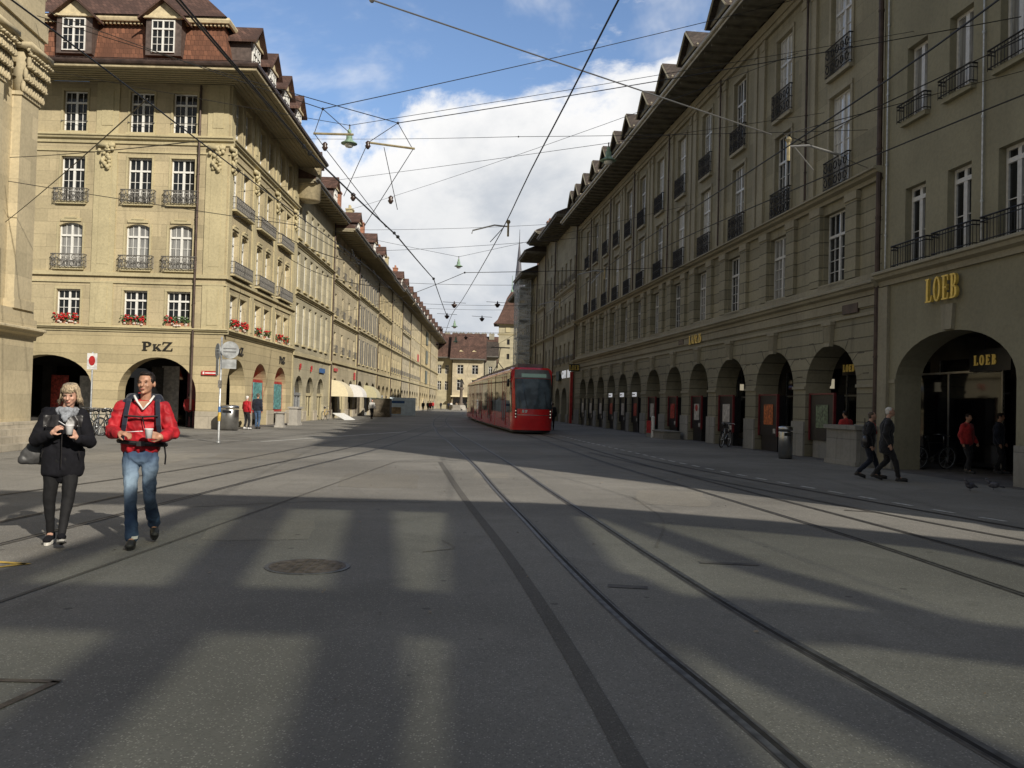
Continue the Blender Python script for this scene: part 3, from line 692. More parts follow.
# ================================================================== LEFT: the church front
def build_church():
    L=20; r=empty('church',(-16.0,28.2,0),0,'pale sandstone church front with carved capitals and steps at the left edge','church')
    T=Matrix.Rotation(R(-85.4),4,'Z')@Matrix.Scale(-1,4,(1,0,0))   # x runs back toward the camera side, mirrored
    T=Matrix(((.08,-1,0,0),(-1,-.08,0,0),(0,0,1,0),(0,0,0,1)))       # x -> toward camera, y -> inward (-X)
    b=MB(T)
    b.box(0,0,3.9,L,6,19); b.obj('wall','church',r)
    b=MB(T); b.box(-.1,-.38,0,L,6,3.25); b.obj('podium','church',r)
    b=MB(T); cornice(b,-.3,L,3.25,3.62,.45,-.25); b.box(-.35,-.35,3.62,L,.5,3.92); b.box(-.28,-.28,3.92,L,.4,4.2)
    b.box(.25,-.9,0,L,6,.55); b.obj('podium_cornice','church',r)
    b=MB(T)
    for x0 in (-.05,2.2,6.4,10.6):
        b.box(x0,-.28,4.2,x0+1.15,-.002,10.9); b.box(x0-.08,-.34,4.2,x0+1.23,-.002,4.5)
        b.box(x0-.05,-.33,10.9,x0+1.2,-.002,11.02)
    b.obj_split('pilaster','church',r)
    random.seed(11)
    for x0 in (-.05,2.2,6.4):
        b=MB(T); b.box(x0-.02,-.3,11.02,x0+1.17,-.003,12.35)
        for row in range(3):
            for i in range(9):
                x=x0-.05+1.25*i/8+random.uniform(-.03,.03); z=11.12+row*.38
                b.ell((x,-.34-.07*row,z+.06),(.065,.08,.2),6,6); b.ell((x+.02,-.45-.09*row,z+.24),(.075,.10,.05),6,5); b.ell((x-.03,-.38-.08*row,z-.04),(.03,.05,.1),5,4)
        for s in (-.08,1.23):
            b.tube([(x0+s+.13*math.cos(t*.7)*(1-t/14),-.52,12.22+.13*math.sin(t*.7)*(1-t/14)) for t in range(12)],.045,5)
        b.box(x0-.2,-.62,12.38,x0+1.35,-.003,12.52)
        b.obj('carved_capital','church',r,True)
    b=MB(T)
    b.box(-.1,-.36,12.55,L,-.003,13.05); b.box(-.18,-.44,13.05,L,-.004,13.6); b.box(-.1,-.34,13.6,L,-.004,14.6); cornice(b,-.5,L,14.6,15.5,.8)
    b.obj('entablature','church',r)
    b=MB(T)
    for i in range(4): b.box(.1+i*.04,-1.25-.38*(3-i),i*.17,L,-.89,(i+1)*.17)
    b.obj('steps','plinth',r)
build_church()

# ================================================================== LEFT: the row
def left_row():
    X0=-14.1; d=-.025
    def org(Y): return (X0+d*(Y-42.3),Y,0)
    a=R(90+1.43)
    L=[57.0,70.7,84.3,99.4,112.7,126.4,139.5,160,186,226]
    G='houses in the left-hand row'
    def rb(i,label,**k):
        W=L[i+1]-L[i]-.03; k['dorm']=[2,1,2,0,2,2,3,3,4][i]; k['over']=min(k.get('over',1.3),1.6)+.1*(i%3); k['soffit']='soffit'; return row_building('townhouse',label,org(L[i]),a,W,12,group=G,fill=True,**k),W
    # second house: tall narrow windows, three shop arches
    r,W=rb(0,'pale house beside the corner house, tall narrow windows over three small shop arches',floors=[(5.3,8.0),(9.0,11.4),(12.4,14.6)],n=6,arches=[(.9,3.6),(4.6,7.3),(8.5,11.2)],eave=16.1,over=1.2,wm='stoneL2',arch_top=3.15,ledges=(8.35,11.7),chim=1,dorm=3,rise=3,xw=[1.2,3.3,5.3,7.3,9.5,11.5],fl_ledge=4.45,roof_m='tileB')
    b=MB(); b.lathe([(1.0,14.9),(1.0,17.2),(1.15,17.3),(1.15,17.5),(.8,17.9),(.15,18.4)],14,(1.2,-.3,0)); b.obj('round_bay','creamp',r,True)
    for i,x in enumerate((2.2,5.9)):
        b=MB(); b.box(x-.15,-.12,3.55,x+.05,-.06,3.75); b.box(x-.05,-.12,3.7,x+.25,-.06,3.98); b.obj('small_red_sign','redp',r)
    b=MB(); b.box(9.0,-.12,3.6,10.9,-.06,3.95); b.obj('blue_shop_sign','bannerb',r)
    # third: cream awning, open side door, ornaments
    r,W=rb(1,'greenish grey house with iron window grilles and a domed cream awning over the pavement',floors=[(5.5,7.2),(8.6,10.4),(12.0,13.6),(14.4,15.2)],n=4,arches=[(1.0,3.6),(5.0,7.6),(9.2,11.8)],eave=15.6,over=1.9,wm='stoneL1',arch_top=3.4,ledges=(7.9,11.2),rails=(0,1,2),winw=.8,chim=2,rise=3.2,roof_m='tileB')
    def awn(r,x0,x1,z,out,m):
        b=MB(); n=10
        for i in range(n):
            t,u=PI/2*i/n,PI/2*(i+1)/n
            b.face((x0,-out*math.sin(t),z-out*.9*(1-math.cos(t))),(x1,-out*math.sin(t),z-out*.9*(1-math.cos(t))),(x1,-out*math.sin(u),z-out*.9*(1-math.cos(u))),(x0,-out*math.sin(u),z-out*.9*(1-math.cos(u))))
        for x in(x0,x1):
            P=[(x,-out*math.sin(PI/2*i/n),z-out*.9*(1-math.cos(PI/2*i/n))) for i in range(n+1)]+[(x,0,z-out*.9)]
            b.face(*P)
        b.obj('awning',m,r)
    awn(r,.15,3.0,3.2,1.5,'awnc'); awn(r,10.0,12.4,3.05,1.3,'awnw')
    b=MB(); b.box(12.0,-.12,3.5,12.7,-.06,4.2); b.obj('red_shop_sign','redp',r); b=MB(); b.box(1.4,-.12,3.95,2.9,-.06,4.2); b.obj('red_shop_lettering','redp',r)
    r,W=rb(2,'grey stone house with tall paired windows, pale shutters and an olive awning',floors=[(5.2,7.6),(8.8,11.0),(12.1,14.0)],n=5,arches=[(1.0,4.4),(6,9.4),(10.8,14.0)],eave=15.8,over=2.0,wm='stoneL0',arch_top=3.5,ledges=(8.1,11.5),shut={0,1,2} and {0:1,1:1,2:1,'m':'ironG'},winw=1.1,chim=2,rise=3.2,fm='whiteR')
    awn(r,5.6,8.6,3.15,1.4,'awny')
    r,W=rb(3,'ochre house with dark string courses beyond the olive awning',floors=[(5.4,7.2),(8.8,10.6),(12.2,13.8)],n=4,arches=[(1.0,4.2),(5.2,8.2),(9.2,12.2)],eave=15.9,over=2.2,wm='stoneL3',arch_top=3.4,ledges=(8.0,11.4),rails=(1,),chim=2,rise=4.5,roof_m='tileD')
    r,W=rb(4,'yellow sandstone house with a high dark gabled roof rising above its neighbours',floors=[(5.4,7.2),(8.8,10.6),(12.2,13.8)],n=5,arches=[(1.0,4.2),(5.2,8.2),(9.2,12.4)],eave=16.2,over=2.4,wm='stoneL4',ledges=(8.0,),rails=(0,1),chim=1,rise=3.0,dorm=2)
    b=MB(); b.prism_x([(-1.4,16.6),(-1.4,17.2),(3,21.5),(8,21.5),(12,17)],3,10); b.obj('raised_gable_roof','tileD',r)
    r,W=rb(5,'cream house with iron balconies and red chimneys in the far part of the left row',floors=[(5.4,7.2),(8.8,10.6),(12.2,13.8)],n=5,arches=[(1.0,4.0),(5.0,8.0),(9.0,12.0)],eave=16.0,over=2.3,wm='stoneL5',ledges=(8.0,11.4),rails=(0,1,2),chim=2,rise=3.4,dorm=3,roof_m='tileB')
    r,W=rb(6,'long pale ochre house with a red banner midway along the far left row',floors=[(5.4,7.4),(8.8,10.8),(12.2,14.0)],n=7,arches=[(1.0,4.2),(5.4,8.6),(9.8,13.0),(14.4,17.6)],eave=16.1,over=2.3,wm='stoneL6',ledges=(8.0,),rails=(0,),chim=3,rise=3.4,dorm=4,winw=1.0,roof_m='tileB')
    b=MB(); b.box(4,-1.0,8.2,6.2,-.9,9.4); b.obj('red_banner','redp',r)
    r,W=rb(7,'yellow house with large green window shutters near the end of the left row',floors=[(5.4,7.6),(8.8,11.0),(12.2,14.4)],n=8,arches=[(1.0,4.4),(6.4,9.8),(12,15.4),(18,21.4)],eave=16.3,over=2.3,wm='stoneL7',ledges=(8.2,),chim=3,rise=3.4,dorm=4,winw=1.1,roof_m='tileB')
    for z in (5.2,9.2,13.0):
        b=MB(); b.box(13,-.14,z,18,-.05,z+2.6); b.obj('green_shutter','greenc',r)
    r,W=rb(8,'last ochre house closing the left-hand row',floors=[(5.4,7.6),(8.8,11.0),(12.2,14.4)],n=10,arches=[(2.0,6.4),(9.4,13.8),(18,22.4),(27,31)],eave=16.4,over=2.3,wm='stoneL8',ledges=(8.2,),chim=4,rise=3.4,dorm=5,winw=1.1)
left_row()

# ================================================================== RIGHT: department store
RD=Vector((-.1066,1,0)).normalized(); RP=Vector((11.0,26.0,0)); RA=math.atan2(-RD.y,-RD.x)
def RS(s): v=RP+RD*s; return (v.x,v.y,0)
SC=[3.21,7.85,12.6,17.04,21.21,25.39,29.53,33.07,36.62,40.31,44.09,47.5]
SW=[3.64,3.6,3.66,2.93,2.9,3.0,2.82,2.65,2.65,2.75,2.85,2.9]
def build_store():
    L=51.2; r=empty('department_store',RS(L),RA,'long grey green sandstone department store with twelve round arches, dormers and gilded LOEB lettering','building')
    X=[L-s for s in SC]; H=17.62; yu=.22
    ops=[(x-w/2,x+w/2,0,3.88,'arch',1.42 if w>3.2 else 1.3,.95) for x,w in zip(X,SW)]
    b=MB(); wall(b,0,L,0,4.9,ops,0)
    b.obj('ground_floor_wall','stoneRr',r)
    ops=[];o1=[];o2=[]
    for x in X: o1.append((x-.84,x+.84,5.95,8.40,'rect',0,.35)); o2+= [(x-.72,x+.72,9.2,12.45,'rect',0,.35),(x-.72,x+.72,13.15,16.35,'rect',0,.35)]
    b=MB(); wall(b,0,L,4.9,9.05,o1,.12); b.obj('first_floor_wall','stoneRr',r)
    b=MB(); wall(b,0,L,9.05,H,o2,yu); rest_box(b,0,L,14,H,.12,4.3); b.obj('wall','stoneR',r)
    b=MB()
    course(b,0,L,4.62,4.72,.06); cornice(b,0,L,5.22,5.62,.34); b.box(0,-.05,4.9,L,.11,5.2); cornice(b,0,L,8.72,9.06,.42,.1); b.box(0,-.02,5.63,L,.11,5.9); b.box(0,.08,16.95,L,yu-.001,17.15); b.box(0,.0,17.15,L,yu-.001,17.5)
    prev=0
    for x,w in sorted(zip(X,SW)):                          # imposts
        b.box(prev+.002,-.055,2.40,x-w/2-.003,.001,2.50); prev=x+w/2
    b.box(prev,-.055,2.40,L,-.001,2.50)
    b.obj('string_courses','stoneRt',r)
    b=MB()
    E=[0]+[(p+q)/2 for p,q in zip(sorted(X),sorted(X)[1:])]+[L]
    for i,e in enumerate(E):
        for s in (-.55,.25):
            a=e+s; c=a+.3
            if a<0 or c>L: continue
            b.box(a,yu-.1,9.07,c,yu+.01,16.93); b.box(a-.05,yu-.14,16.5,c+.05,yu-.0,16.8)
        if 0<e<L: b.box(e-.2,yu-.05,9.07,e+.2,yu-.001,16.93)
    for x in X:
        for z0,z1 in ((9.2,12.45),(13.15,16.35)):
            b.box(x-.87,yu-.05,z0,x-.74,yu-.002,z1); b.box(x+.74,yu-.05,z0,x+.87,yu-.002,z1); b.box(x-.87,yu-.06,z1+.01,x+.87,yu-.002,z1+.16)
    b.obj_split('pilaster','stoneRt',r)
    for x in X:
        for s in(-1,1):
            q=MB(); q.box(x+s*1.28-.36,-.02,5.93,x+s*1.28+.36,.118,8.45); q.obj('rusticated_pier','stoneRr',r); q=MB(); q.box(x+s*1.28-.40,-.06,8.45,x+s*1.28+.40,.118,8.70); q.obj('pier_capital','stoneRt',r)
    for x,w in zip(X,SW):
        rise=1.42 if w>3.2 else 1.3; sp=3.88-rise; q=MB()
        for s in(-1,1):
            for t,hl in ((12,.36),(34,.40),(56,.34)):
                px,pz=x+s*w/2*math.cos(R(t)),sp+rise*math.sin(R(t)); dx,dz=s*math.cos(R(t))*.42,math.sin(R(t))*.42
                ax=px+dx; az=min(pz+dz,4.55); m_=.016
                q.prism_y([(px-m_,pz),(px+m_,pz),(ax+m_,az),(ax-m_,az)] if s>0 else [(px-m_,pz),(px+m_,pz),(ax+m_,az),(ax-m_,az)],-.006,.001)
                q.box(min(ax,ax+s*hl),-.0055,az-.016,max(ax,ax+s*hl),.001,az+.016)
        q.obj('voussoir_joints','joint',r)  # dirty mortar strips, with the shade of recessed grooves put into their colour
    for x,w in zip(X,SW):                                  # keystones with a carved mask
        b=MB(); b.prism_y([(x-.2,3.80),(x+.2,3.80),(x+.3,4.6),(x-.3,4.6)],-.14,-.002); b.box(x-.34,-.18,4.5,x+.34,-.003,4.62)
        for i in range(5): b.tube([(x-.18+.09*i,-.15,3.95),(x-.22+.11*i,-.16,4.45)],.028,5)
        b.obj('keystone','stoneRt',r)
        b=MB(); rr=.06                                      # voussoir joints stand proud
    b=MB(); prev=0
    for x,w in sorted(zip(X,SW))+[(L,0)]:
        if x-w/2-prev>.1: b.box(prev+.003,-.07,0,x-w/2-.003,-.002,1.25)
        prev=x+w/2
    b.obj_split('plinth','plinthR',r)
    for i,x in enumerate(X):
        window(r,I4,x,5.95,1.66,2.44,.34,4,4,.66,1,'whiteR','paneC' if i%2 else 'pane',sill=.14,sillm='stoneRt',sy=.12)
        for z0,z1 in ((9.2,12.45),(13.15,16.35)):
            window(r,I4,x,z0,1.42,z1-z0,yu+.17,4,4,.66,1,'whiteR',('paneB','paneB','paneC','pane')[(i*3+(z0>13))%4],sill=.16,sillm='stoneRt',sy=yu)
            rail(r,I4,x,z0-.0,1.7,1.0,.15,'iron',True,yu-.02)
    arcade_back(r,I4,.1,L-.003,.95,4.4,4.2,bays=12,ends=False)
    b=MB()
    prev=0                                                 # inner sides of the piers
    b.obj
    # gilded lettering
    lettering(r,Tr(32.75,-.07,4.86),'LOEB',.64,'gold',.025,1.15,.06)
    b=MB(); b.box(L-20.3,-.07,4.95,L-19.4,-.002,5.2); b.box(L-1.9-.4,-.07,4.78,L-1.3,-.002,5.08); b.obj_split('ventilation_grille','pipe',r)
    # projecting gilded sign near the far end
    b=MB(); b.box(L-48.9,-1.0,4.55,L-48.7,-.1,5.15); ps=b.obj('projecting_sign','black',r)
    lettering(ps,Matrix.Translation((L-48.68,-.98,4.63))@Matrix.Rotation(R(90),4,'Z'),'LOEB',.42,'gold',.03,.75,.06)
    b=MB(); b.box(L-5.5,1.6,2.95,L-4.1,1.8,3.45); ps=b.obj('hanging_sign','black',r)
    lettering(ps,Matrix.Translation((L-5.4,1.59,3.07)),'LOEB',.26,'goldlit',.03,1.0,.2)
    # eaves
    rf=roof_gable(r,I4,0,L,14,17.75,1.55,4.6,'tileD',soffit='soffitR',fascia='fascia')
    for x in X+[X[-1]-3.0]: dormer(rf,I4,x if x>1.2 else 1.2,-.70,17.85,2.1,1.45,.95,4.2,'soffitR','soffitR','tileD',.28,False,edge='stoneRt')
    for x in (4,9,14): chimney(rf,I4,x,3.2,19.8,h=2.0)
    downpipe(r,I4,L-.08,.2,17.3,-.10,.08)
    for i,e in enumerate(E[1:-1]):
        if i%2==0: downpipe(r,I4,e,9.3,17.2,.06,.04)
    return r
build_store()
def build_corner_store():
    L=22.0; r=empty('corner_store',RS(0),RA,'plain olive rendered corner store with big gilded LOEB letters above one wide arch','building')
    X=[1.72,3.72,5.75,8.0,10.0,12.0,14.4,16.4,18.4,20.4]
    AC=[3.4,9.9,16.4]; ops=[(a-2.58,a+2.58,0,3.82,'arch',1.32,.8) for a in AC]
    for x in X:
        for z0,z1 in ((5.85,8.05),(9.98,12.1),(14.1,16.1)): ops.append((x-.5,x+.5,z0,z1,'rect',0,.3))
    H=17.6
    b=MB(); wall(b,.0,L,0,H,ops); rest_box(b,0,L,14,H,0,4.3); b.obj('wall','plasterR',r)
    b=MB(); cornice(b,0,L,5.38,5.8,.34); b.box(.0,-.1,0,.5,-.001,5.35)
    for a in AC: b.prism_y([(a-.2,3.84),(a+.2,3.84),(a+.26,4.5),(a-.26,4.5)],-.1,-.002)
    b.box(.5,-.03,2.5,AC[0]-2.585,-.001,2.6)
    b.obj('string_courses','stoneRt',r)
    b=MB(); b.box(.502,-.07,0,AC[0]-2.6,-.002,.95); b.box(AC[0]+2.6,-.07,0,AC[1]-2.6,-.002,.95); b.box(AC[1]+2.6,-.07,0,AC[2]-2.6,-.002,.95); b.obj_split('plinth','plinthR',r)
    for i,x in enumerate(X):
        for j,(z0,z1) in enumerate(((5.85,8.05),(9.98,12.1),(14.1,16.1))):
            window(r,I4,x,z0,.98,z1-z0,.24,2,1 if j else 2,.82 if j==0 else 1.0,1,'whiteR','pane' if j!=1 else 'paneC',sill=.14,sillm='plasterR',fr=.08)
            rail(r,I4,x,z0-.02 if j else z0-.03,1.75 if j==0 else 1.35,.62 if j==0 else .5,.2,'iron',False)
    lettering(r,Tr(2.52,-.08,4.62),'LOEB',.64,'gold',.08,.80,.08)
    
    arcade_back(r,I4,.0,L-.06,.8,4.2,4.1,bays=7,ends=False)
    b=MB(); b.box(2.0,1.5,2.82,3.7,1.7,3.42); b.box(2.5,1.58,3.42,2.54,1.62,4.1); b.box(3.2,1.58,3.42,3.24,1.62,4.1); ps=b.obj('hanging_sign','black',r)
    lettering(ps,Tr(2.24,1.485,2.99),'LOEB',.27,'goldlit',.03,1.05,.25)
    b=MB(); b.box(-3.3,3.0,2.92,1.3,3.08,2.98); b.box(-1.33,3.0,.1,-1.27,3.06,2.92); b.box(1.24,3.0,.1,1.30,3.06,2.92); b.obj('glass_wall_frame','stain',r)
    b=MB(); b.box(-3.3,3.02,.1,1.3,3.05,2.9); b.obj('glass_wall','shop',r)
    for x in (.28,4.72): downpipe(r,I4,x,5.9,17.2,-.06,.022,'galv')
    rf=roof_gable(r,I4,0,L,14,17.75,1.55,4.2,'tileD')
    b=MB(); b.box(L,0,0,L+.01,14,17.6)
    for x in (3,8,13,18): dormer(rf,I4,x,-.3,17.95,1.9,1.4,.8,3.4,'stoneRt','stoneRt','tileD',.25,False)
build_corner_store()
def right_row():
    S=[51.25,63.5,70.6,77.3,86.0,98.0]
    G='houses in the right-hand row'
    def rb(i,label,eave,**k):
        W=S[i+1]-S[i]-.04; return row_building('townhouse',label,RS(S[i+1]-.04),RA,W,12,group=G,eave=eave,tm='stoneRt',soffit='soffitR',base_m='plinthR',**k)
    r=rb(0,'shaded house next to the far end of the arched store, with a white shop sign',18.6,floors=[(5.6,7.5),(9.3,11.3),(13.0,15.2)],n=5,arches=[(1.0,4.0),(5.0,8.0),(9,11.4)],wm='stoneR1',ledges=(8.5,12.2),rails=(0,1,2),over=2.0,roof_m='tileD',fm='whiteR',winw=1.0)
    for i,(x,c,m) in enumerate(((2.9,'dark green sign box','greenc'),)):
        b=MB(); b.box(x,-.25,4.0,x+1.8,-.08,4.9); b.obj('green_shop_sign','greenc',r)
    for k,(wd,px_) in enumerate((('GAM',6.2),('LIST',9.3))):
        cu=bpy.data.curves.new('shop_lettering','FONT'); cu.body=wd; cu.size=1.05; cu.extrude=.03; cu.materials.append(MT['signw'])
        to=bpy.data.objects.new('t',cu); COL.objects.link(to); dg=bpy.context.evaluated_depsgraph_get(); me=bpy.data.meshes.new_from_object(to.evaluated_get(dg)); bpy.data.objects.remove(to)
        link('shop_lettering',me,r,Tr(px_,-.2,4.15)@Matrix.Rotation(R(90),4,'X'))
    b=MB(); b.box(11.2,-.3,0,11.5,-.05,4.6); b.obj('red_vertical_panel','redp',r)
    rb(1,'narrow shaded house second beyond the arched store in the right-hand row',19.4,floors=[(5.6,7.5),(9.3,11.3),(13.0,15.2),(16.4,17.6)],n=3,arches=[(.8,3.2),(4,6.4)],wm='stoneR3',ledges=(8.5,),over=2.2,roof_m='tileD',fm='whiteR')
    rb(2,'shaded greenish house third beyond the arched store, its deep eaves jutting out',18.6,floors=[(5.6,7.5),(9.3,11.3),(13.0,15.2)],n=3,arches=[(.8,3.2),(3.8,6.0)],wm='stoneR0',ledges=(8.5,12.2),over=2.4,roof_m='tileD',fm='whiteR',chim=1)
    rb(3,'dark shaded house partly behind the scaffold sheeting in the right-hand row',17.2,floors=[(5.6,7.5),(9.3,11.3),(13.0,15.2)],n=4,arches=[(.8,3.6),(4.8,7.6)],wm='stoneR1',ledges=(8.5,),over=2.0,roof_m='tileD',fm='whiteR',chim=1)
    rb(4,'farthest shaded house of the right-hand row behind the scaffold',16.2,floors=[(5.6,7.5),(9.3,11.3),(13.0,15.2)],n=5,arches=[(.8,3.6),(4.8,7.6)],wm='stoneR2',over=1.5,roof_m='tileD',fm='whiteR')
    # scaffold with sheeting
    p=RS(86.2); r=empty('scaffolding',(p[0]-1.75,p[1],0),RA,'tall sheeted scaffolding standing in front of the shaded houses behind the tram','scaffolding')
    b=MB()
    for x in (0,1.7,3.4,5.2):
        for y in (0,1.3): b.tube([(x,y,0),(x,y,17.6)],.05,6)
    for z in range(2,19,2):
        for y in(0,1.3): b.tube([(0,y,z),(5.2,y,z)],.04,5)
        for x in (0,1.7,3.4,5.2): b.tube([(x,0,z),(x,1.3,z)],.04,5)
    b.obj('scaffold_tubes','galv',r)
    b=MB()
    for z in range(2,19,2): b.box(0,.1,z-.12,5.2,1.2,z-.06)
    b.obj('scaffold_decks','wood',r)
    b=MB(); b.box(5.26,-.05,0,5.28,1.4,17.2); b.box(-.1,-.08,0,5.26,-.06,17.2); b.obj('sheeting','netting',r)
right_row()

# ================================================================== FAR END
def far_end():
    def blk(name,label,x0,x1,Y,D,ze,rise,wm,rm,floors,xs,ww=1.1,over=1.2,cat='building'):
        r=empty(name,(x0,Y,0),0,label,cat,'buildings closing the far end of the street'); W=x1-x0
        ops=[(x-ww/2,x+ww/2,a,c,'rect',0,.3) for a,c in floors for x in xs]
        b=MB(); wall(b,0,W,0,ze,ops); rest_box(b,0,W,D,ze); b.obj('wall',wm,r)
        for a,c in floors:
            for x in xs: window(r,I4,x,a,ww,c-a,.2,2,2,.7,1,'whiteR','pane')
        rf=roof_gable(r,I4,-.6,W+.6,D,ze,over,rise,rm)
        return r,rf
    r,rf=blk('yellow_house','yellow plastered house with a hipped brown roof closing the end of the street',-14.6,-7.2,212,9,12.2,6.5,'stoneL5','tileB',[(4.6,7.2),(8.6,10.8)],[1.9,5.5],1.5)
    b=MB(); b.box(-.2,-.9,3.0,7.6,-.02,3.3); b.obj('shop_canopy','awnc',r); b=MB(); b.box(.4,-.3,0,7.0,-.05,2.7); b.obj('shop_front','shop',r)
    for x in (2.0,5.2): dormer(rf,I4,x,.3,13.2,.9,1.0,.4,2.2,'creamp','creamp','tileB',.12,False)
    b=MB()
    for x in (1.9,5.5): b.prism_y(arc_pts(x-.9,x+.9,7.2,.5,8),-.05,-.01)
    b.obj_split('window_arch','stoneT',r)
    r,rf=blk('grey_house','greyish house with a brown roof squeezed between the left row and the yellow house',-19.5,-14.9,214,9,12.6,6.0,'stoneL2','tileB',[(4.6,6.8),(8.6,10.8)],[1.6,3.4],.9)
    r,rf=blk('large_hall','huge brown tiled roof with a row of chimneys rising behind the yellow house',-22,-1.5,244,16,12.5,8.3,'stoneR2','tileB',[(5,7),(9,11)],[2,5,8,11,14,17],1.1)
    for x in (3,5.2,7.2,9.4,11.6,13.6,15.8): chimney(rf,I4,x,7.2,20.0,1.5,1.0,1.6,'stoneR3')
    for x in (6,7.4): dormer(rf,I4,x,3.0,16.2,.9,1.2,.3,2.2,'whiteR','whiteR','tileB',.1,False)
    r,rf=blk('side_house','shaded narrow house with dark gable between the yellow house and the tower',-7.0,-4.2,222,9,13.5,4.0,'stoneR3','tileD',[(5,7),(9,11)],[1.4],.9)
    # gate tower
    r=empty('gate_tower',(-.6,226,0),0,'square pale stone gate tower with a flared red tiled spire roof behind the tram','tower')
    b=MB(); wall(b,-3.2,3.2,0,22.4,[(-1.0,-.3,9.5,11.2,'rect',0,.4),(-1.0,-.3,13.2,14.6,'rect',0,.4),(-1.0,-.3,17,18.4,'rect',0,.4)]); rest_box(b,-3.2,3.2,6.4,22.4); b.obj('wall','stoneL2',r)
    b=MB(); cornice(b,-3.5,3.5,19.4,19.8,.25); cornice(b,-3.8,3.8,22.0,22.5,.5); b.box(-1.4,-.2,20.2,-.2,-.02,21.4); b.obj('tower_cornice','stoneT',r)
    b=MB(); P=[(4.6,22.3),(3.6,23.4),(2.4,26.2),(1.3,29.4),(.25,31.2)]
    ring=[[b.p(s*q,3.2+t*q,z) for s,t in((-1,-1),(1,-1),(1,1),(-1,1))] for q,z in P]
    for a,c in zip(ring,ring[1:]):
        for k in range(4): b.idx([a[k],a[(k+1)%4],c[(k+1)%4],c[k]])
    b.idx(ring[0][::-1]); b.idx(ring[-1]); b.obj('spire_roof','tileB',r)
    b=MB(); b.lathe([(.12,31.2),(.05,35.5)],6,(-.0,3.2,0)); b.lathe([(.3,31.0),(.35,31.5),(.05,32)],8,(0,3.2,0)); b.obj('finial','copper',r)
    b=MB()
    for z in (9.5,13.2,17): b.box(-1.0,.35,z,-.3,.38,z+1.7)
    b.obj_split('slit_window','black',r)
    # church spire behind
    r=empty('church_spire',(1.1,250,0),0,'slender grey church spire rising between the gate tower and the sheeted scaffolding','spire')
    b=MB(); b.box(-2.2,-2.2,0,2.2,2.2,33); b.obj('tower_shaft','stoneR2',r)
    b=MB(); b.lathe([(2.1,33),(1.0,38),(.15,48)],8,(0,0,0)); b.obj('spire','pgrey',r); b=MB(); b.lathe([(.10,48),(.05,52)],6,(0,0,0)); b.obj('finial','iron',r)
    # fountain with figure
    r=empty('fountain',(-10.8,186,0),0,'old fountain with a dark red column and statue at the far end','fountain')
    b=MB(); b.lathe([(2.6,0),(2.6,.25),(2.3,.3),(2.4,1.1),(2.2,1.1),(2.1,.5),(.4,.5)],8); b.obj('basin','concrete',r)
    b=MB(); b.lathe([(.7,.5),(.6,1.4),(.35,1.6),(.28,4.2),(.5,4.5),(.55,4.8),(.3,4.9)],12); b.obj('column','cast',r,True)
    b=MB(); b.rc((0,0,4.9),(0,0,5.8),.32,.28,8); b.rc((0,0,5.8),(0,0,6.3),.3,.12,8); b.ell((0,0,6.55),(.16,.16,.2),8,6); b.rc((.3,0,6.1),(.55,-.2,5.5),.1,.08,6); b.rc((-.3,0,6.1),(-.6,0,6.5),.1,.06,6); b.obj('statue','dark',r,True)
far_end()
# ================================================================== ground
b=MB(); b.face((-400,-200,0),(400,-200,0),(400,700,0),(-400,700,0)); tag(b.obj('ground','asph'),'grey worn asphalt square and street','ground',kind='structure')
def path_mesh(b,pts,w,z,off=0.0):
    P=[Vector((x,y,0)) for x,y in pts]; Lq=[]
    for i,p in enumerate(P):
        d=(P[min(i+1,len(P)-1)]-P[max(i-1,0)]).normalized(); n=Vector((d.y,-d.x,0)); Lq.append((p+n*(off-w/2),p+n*(off+w/2)))
    for (a,c),(e,f) in zip(Lq,Lq[1:]): b.face((a.x,a.y,z),(c.x,c.y,z),(f.x,f.y,z),(e.x,e.y,z))
def cr(pts,n=10):
    P=[Vector((x,y)) for x,y in pts]; P=[2*P[0]-P[1]]+P+[2*P[-1]-P[-2]]; out=[]
    for i in range(1,len(P)-2):
        for k in range(n):
            t=k/n; a,b_,c,d=P[i-1:i+3]
            q=.5*((2*b_)+(c-a)*t+(2*a-5*b_+4*c-d)*t*t+(3*b_-a-3*c+d)*t**3); out.append((q.x,q.y))
    out.append((P[-2].x,P[-2].y)); return out
TR={}
def track(key,pts,sides=(-.5,.5),name='tram_track'):
    P=cr(pts); TR[key]=P
    b=MB()
    for s in sides:
        b.mi=0; path_mesh(b,P,.12,.004,s)
        b.mi=1; path_mesh(b,P,.042,.008,s-.028*(1 if s<0 else -1)); path_mesh(b,P,.012,.008,s+.034*(1 if s<0 else -1))
        b.mi=2; path_mesh(b,P,.040,.0075,s+.008*(1 if s<0 else -1))  # flat dark ribbon drawn in place of the rail groove
    return b.obj(name,['railside','steel','groove'])
t=track('c',[(3.2,-8),(2.55,-1),(1.83,4),(1.42,6.4),(1.08,9),(.72,12.2),(.24,16.35),(-.50,23.25),(-2.15,36.6),(-3.1,43.5),(-4.3,55),(-5.2,64),(-7.0,88),(-9.5,140),(-12,230)]); tag(t,'pair of shiny tram rails running up the middle of the street','tram track',kind='structure')
t=track('r',[(5.9,-6),(5.45,3),(5.15,8.1),(4.9,11.5),(4.15,17.5),(3.2,25),(2.0,38),(1.1,47),(-.1,57),(-2.8,78),(-4.6,95),(-7.2,140),(-9.6,230)]); tag(t,'tram rails on the right that pass under the red tram','tram track',kind='structure')
t=track('b',[(10,-2),(8.3,7.5),(6.95,12.3),(5.7,17.2),(4.4,23),(3.2,30)]); tag(t,'branch tram rails curving away at the right','tram track',kind='structure')
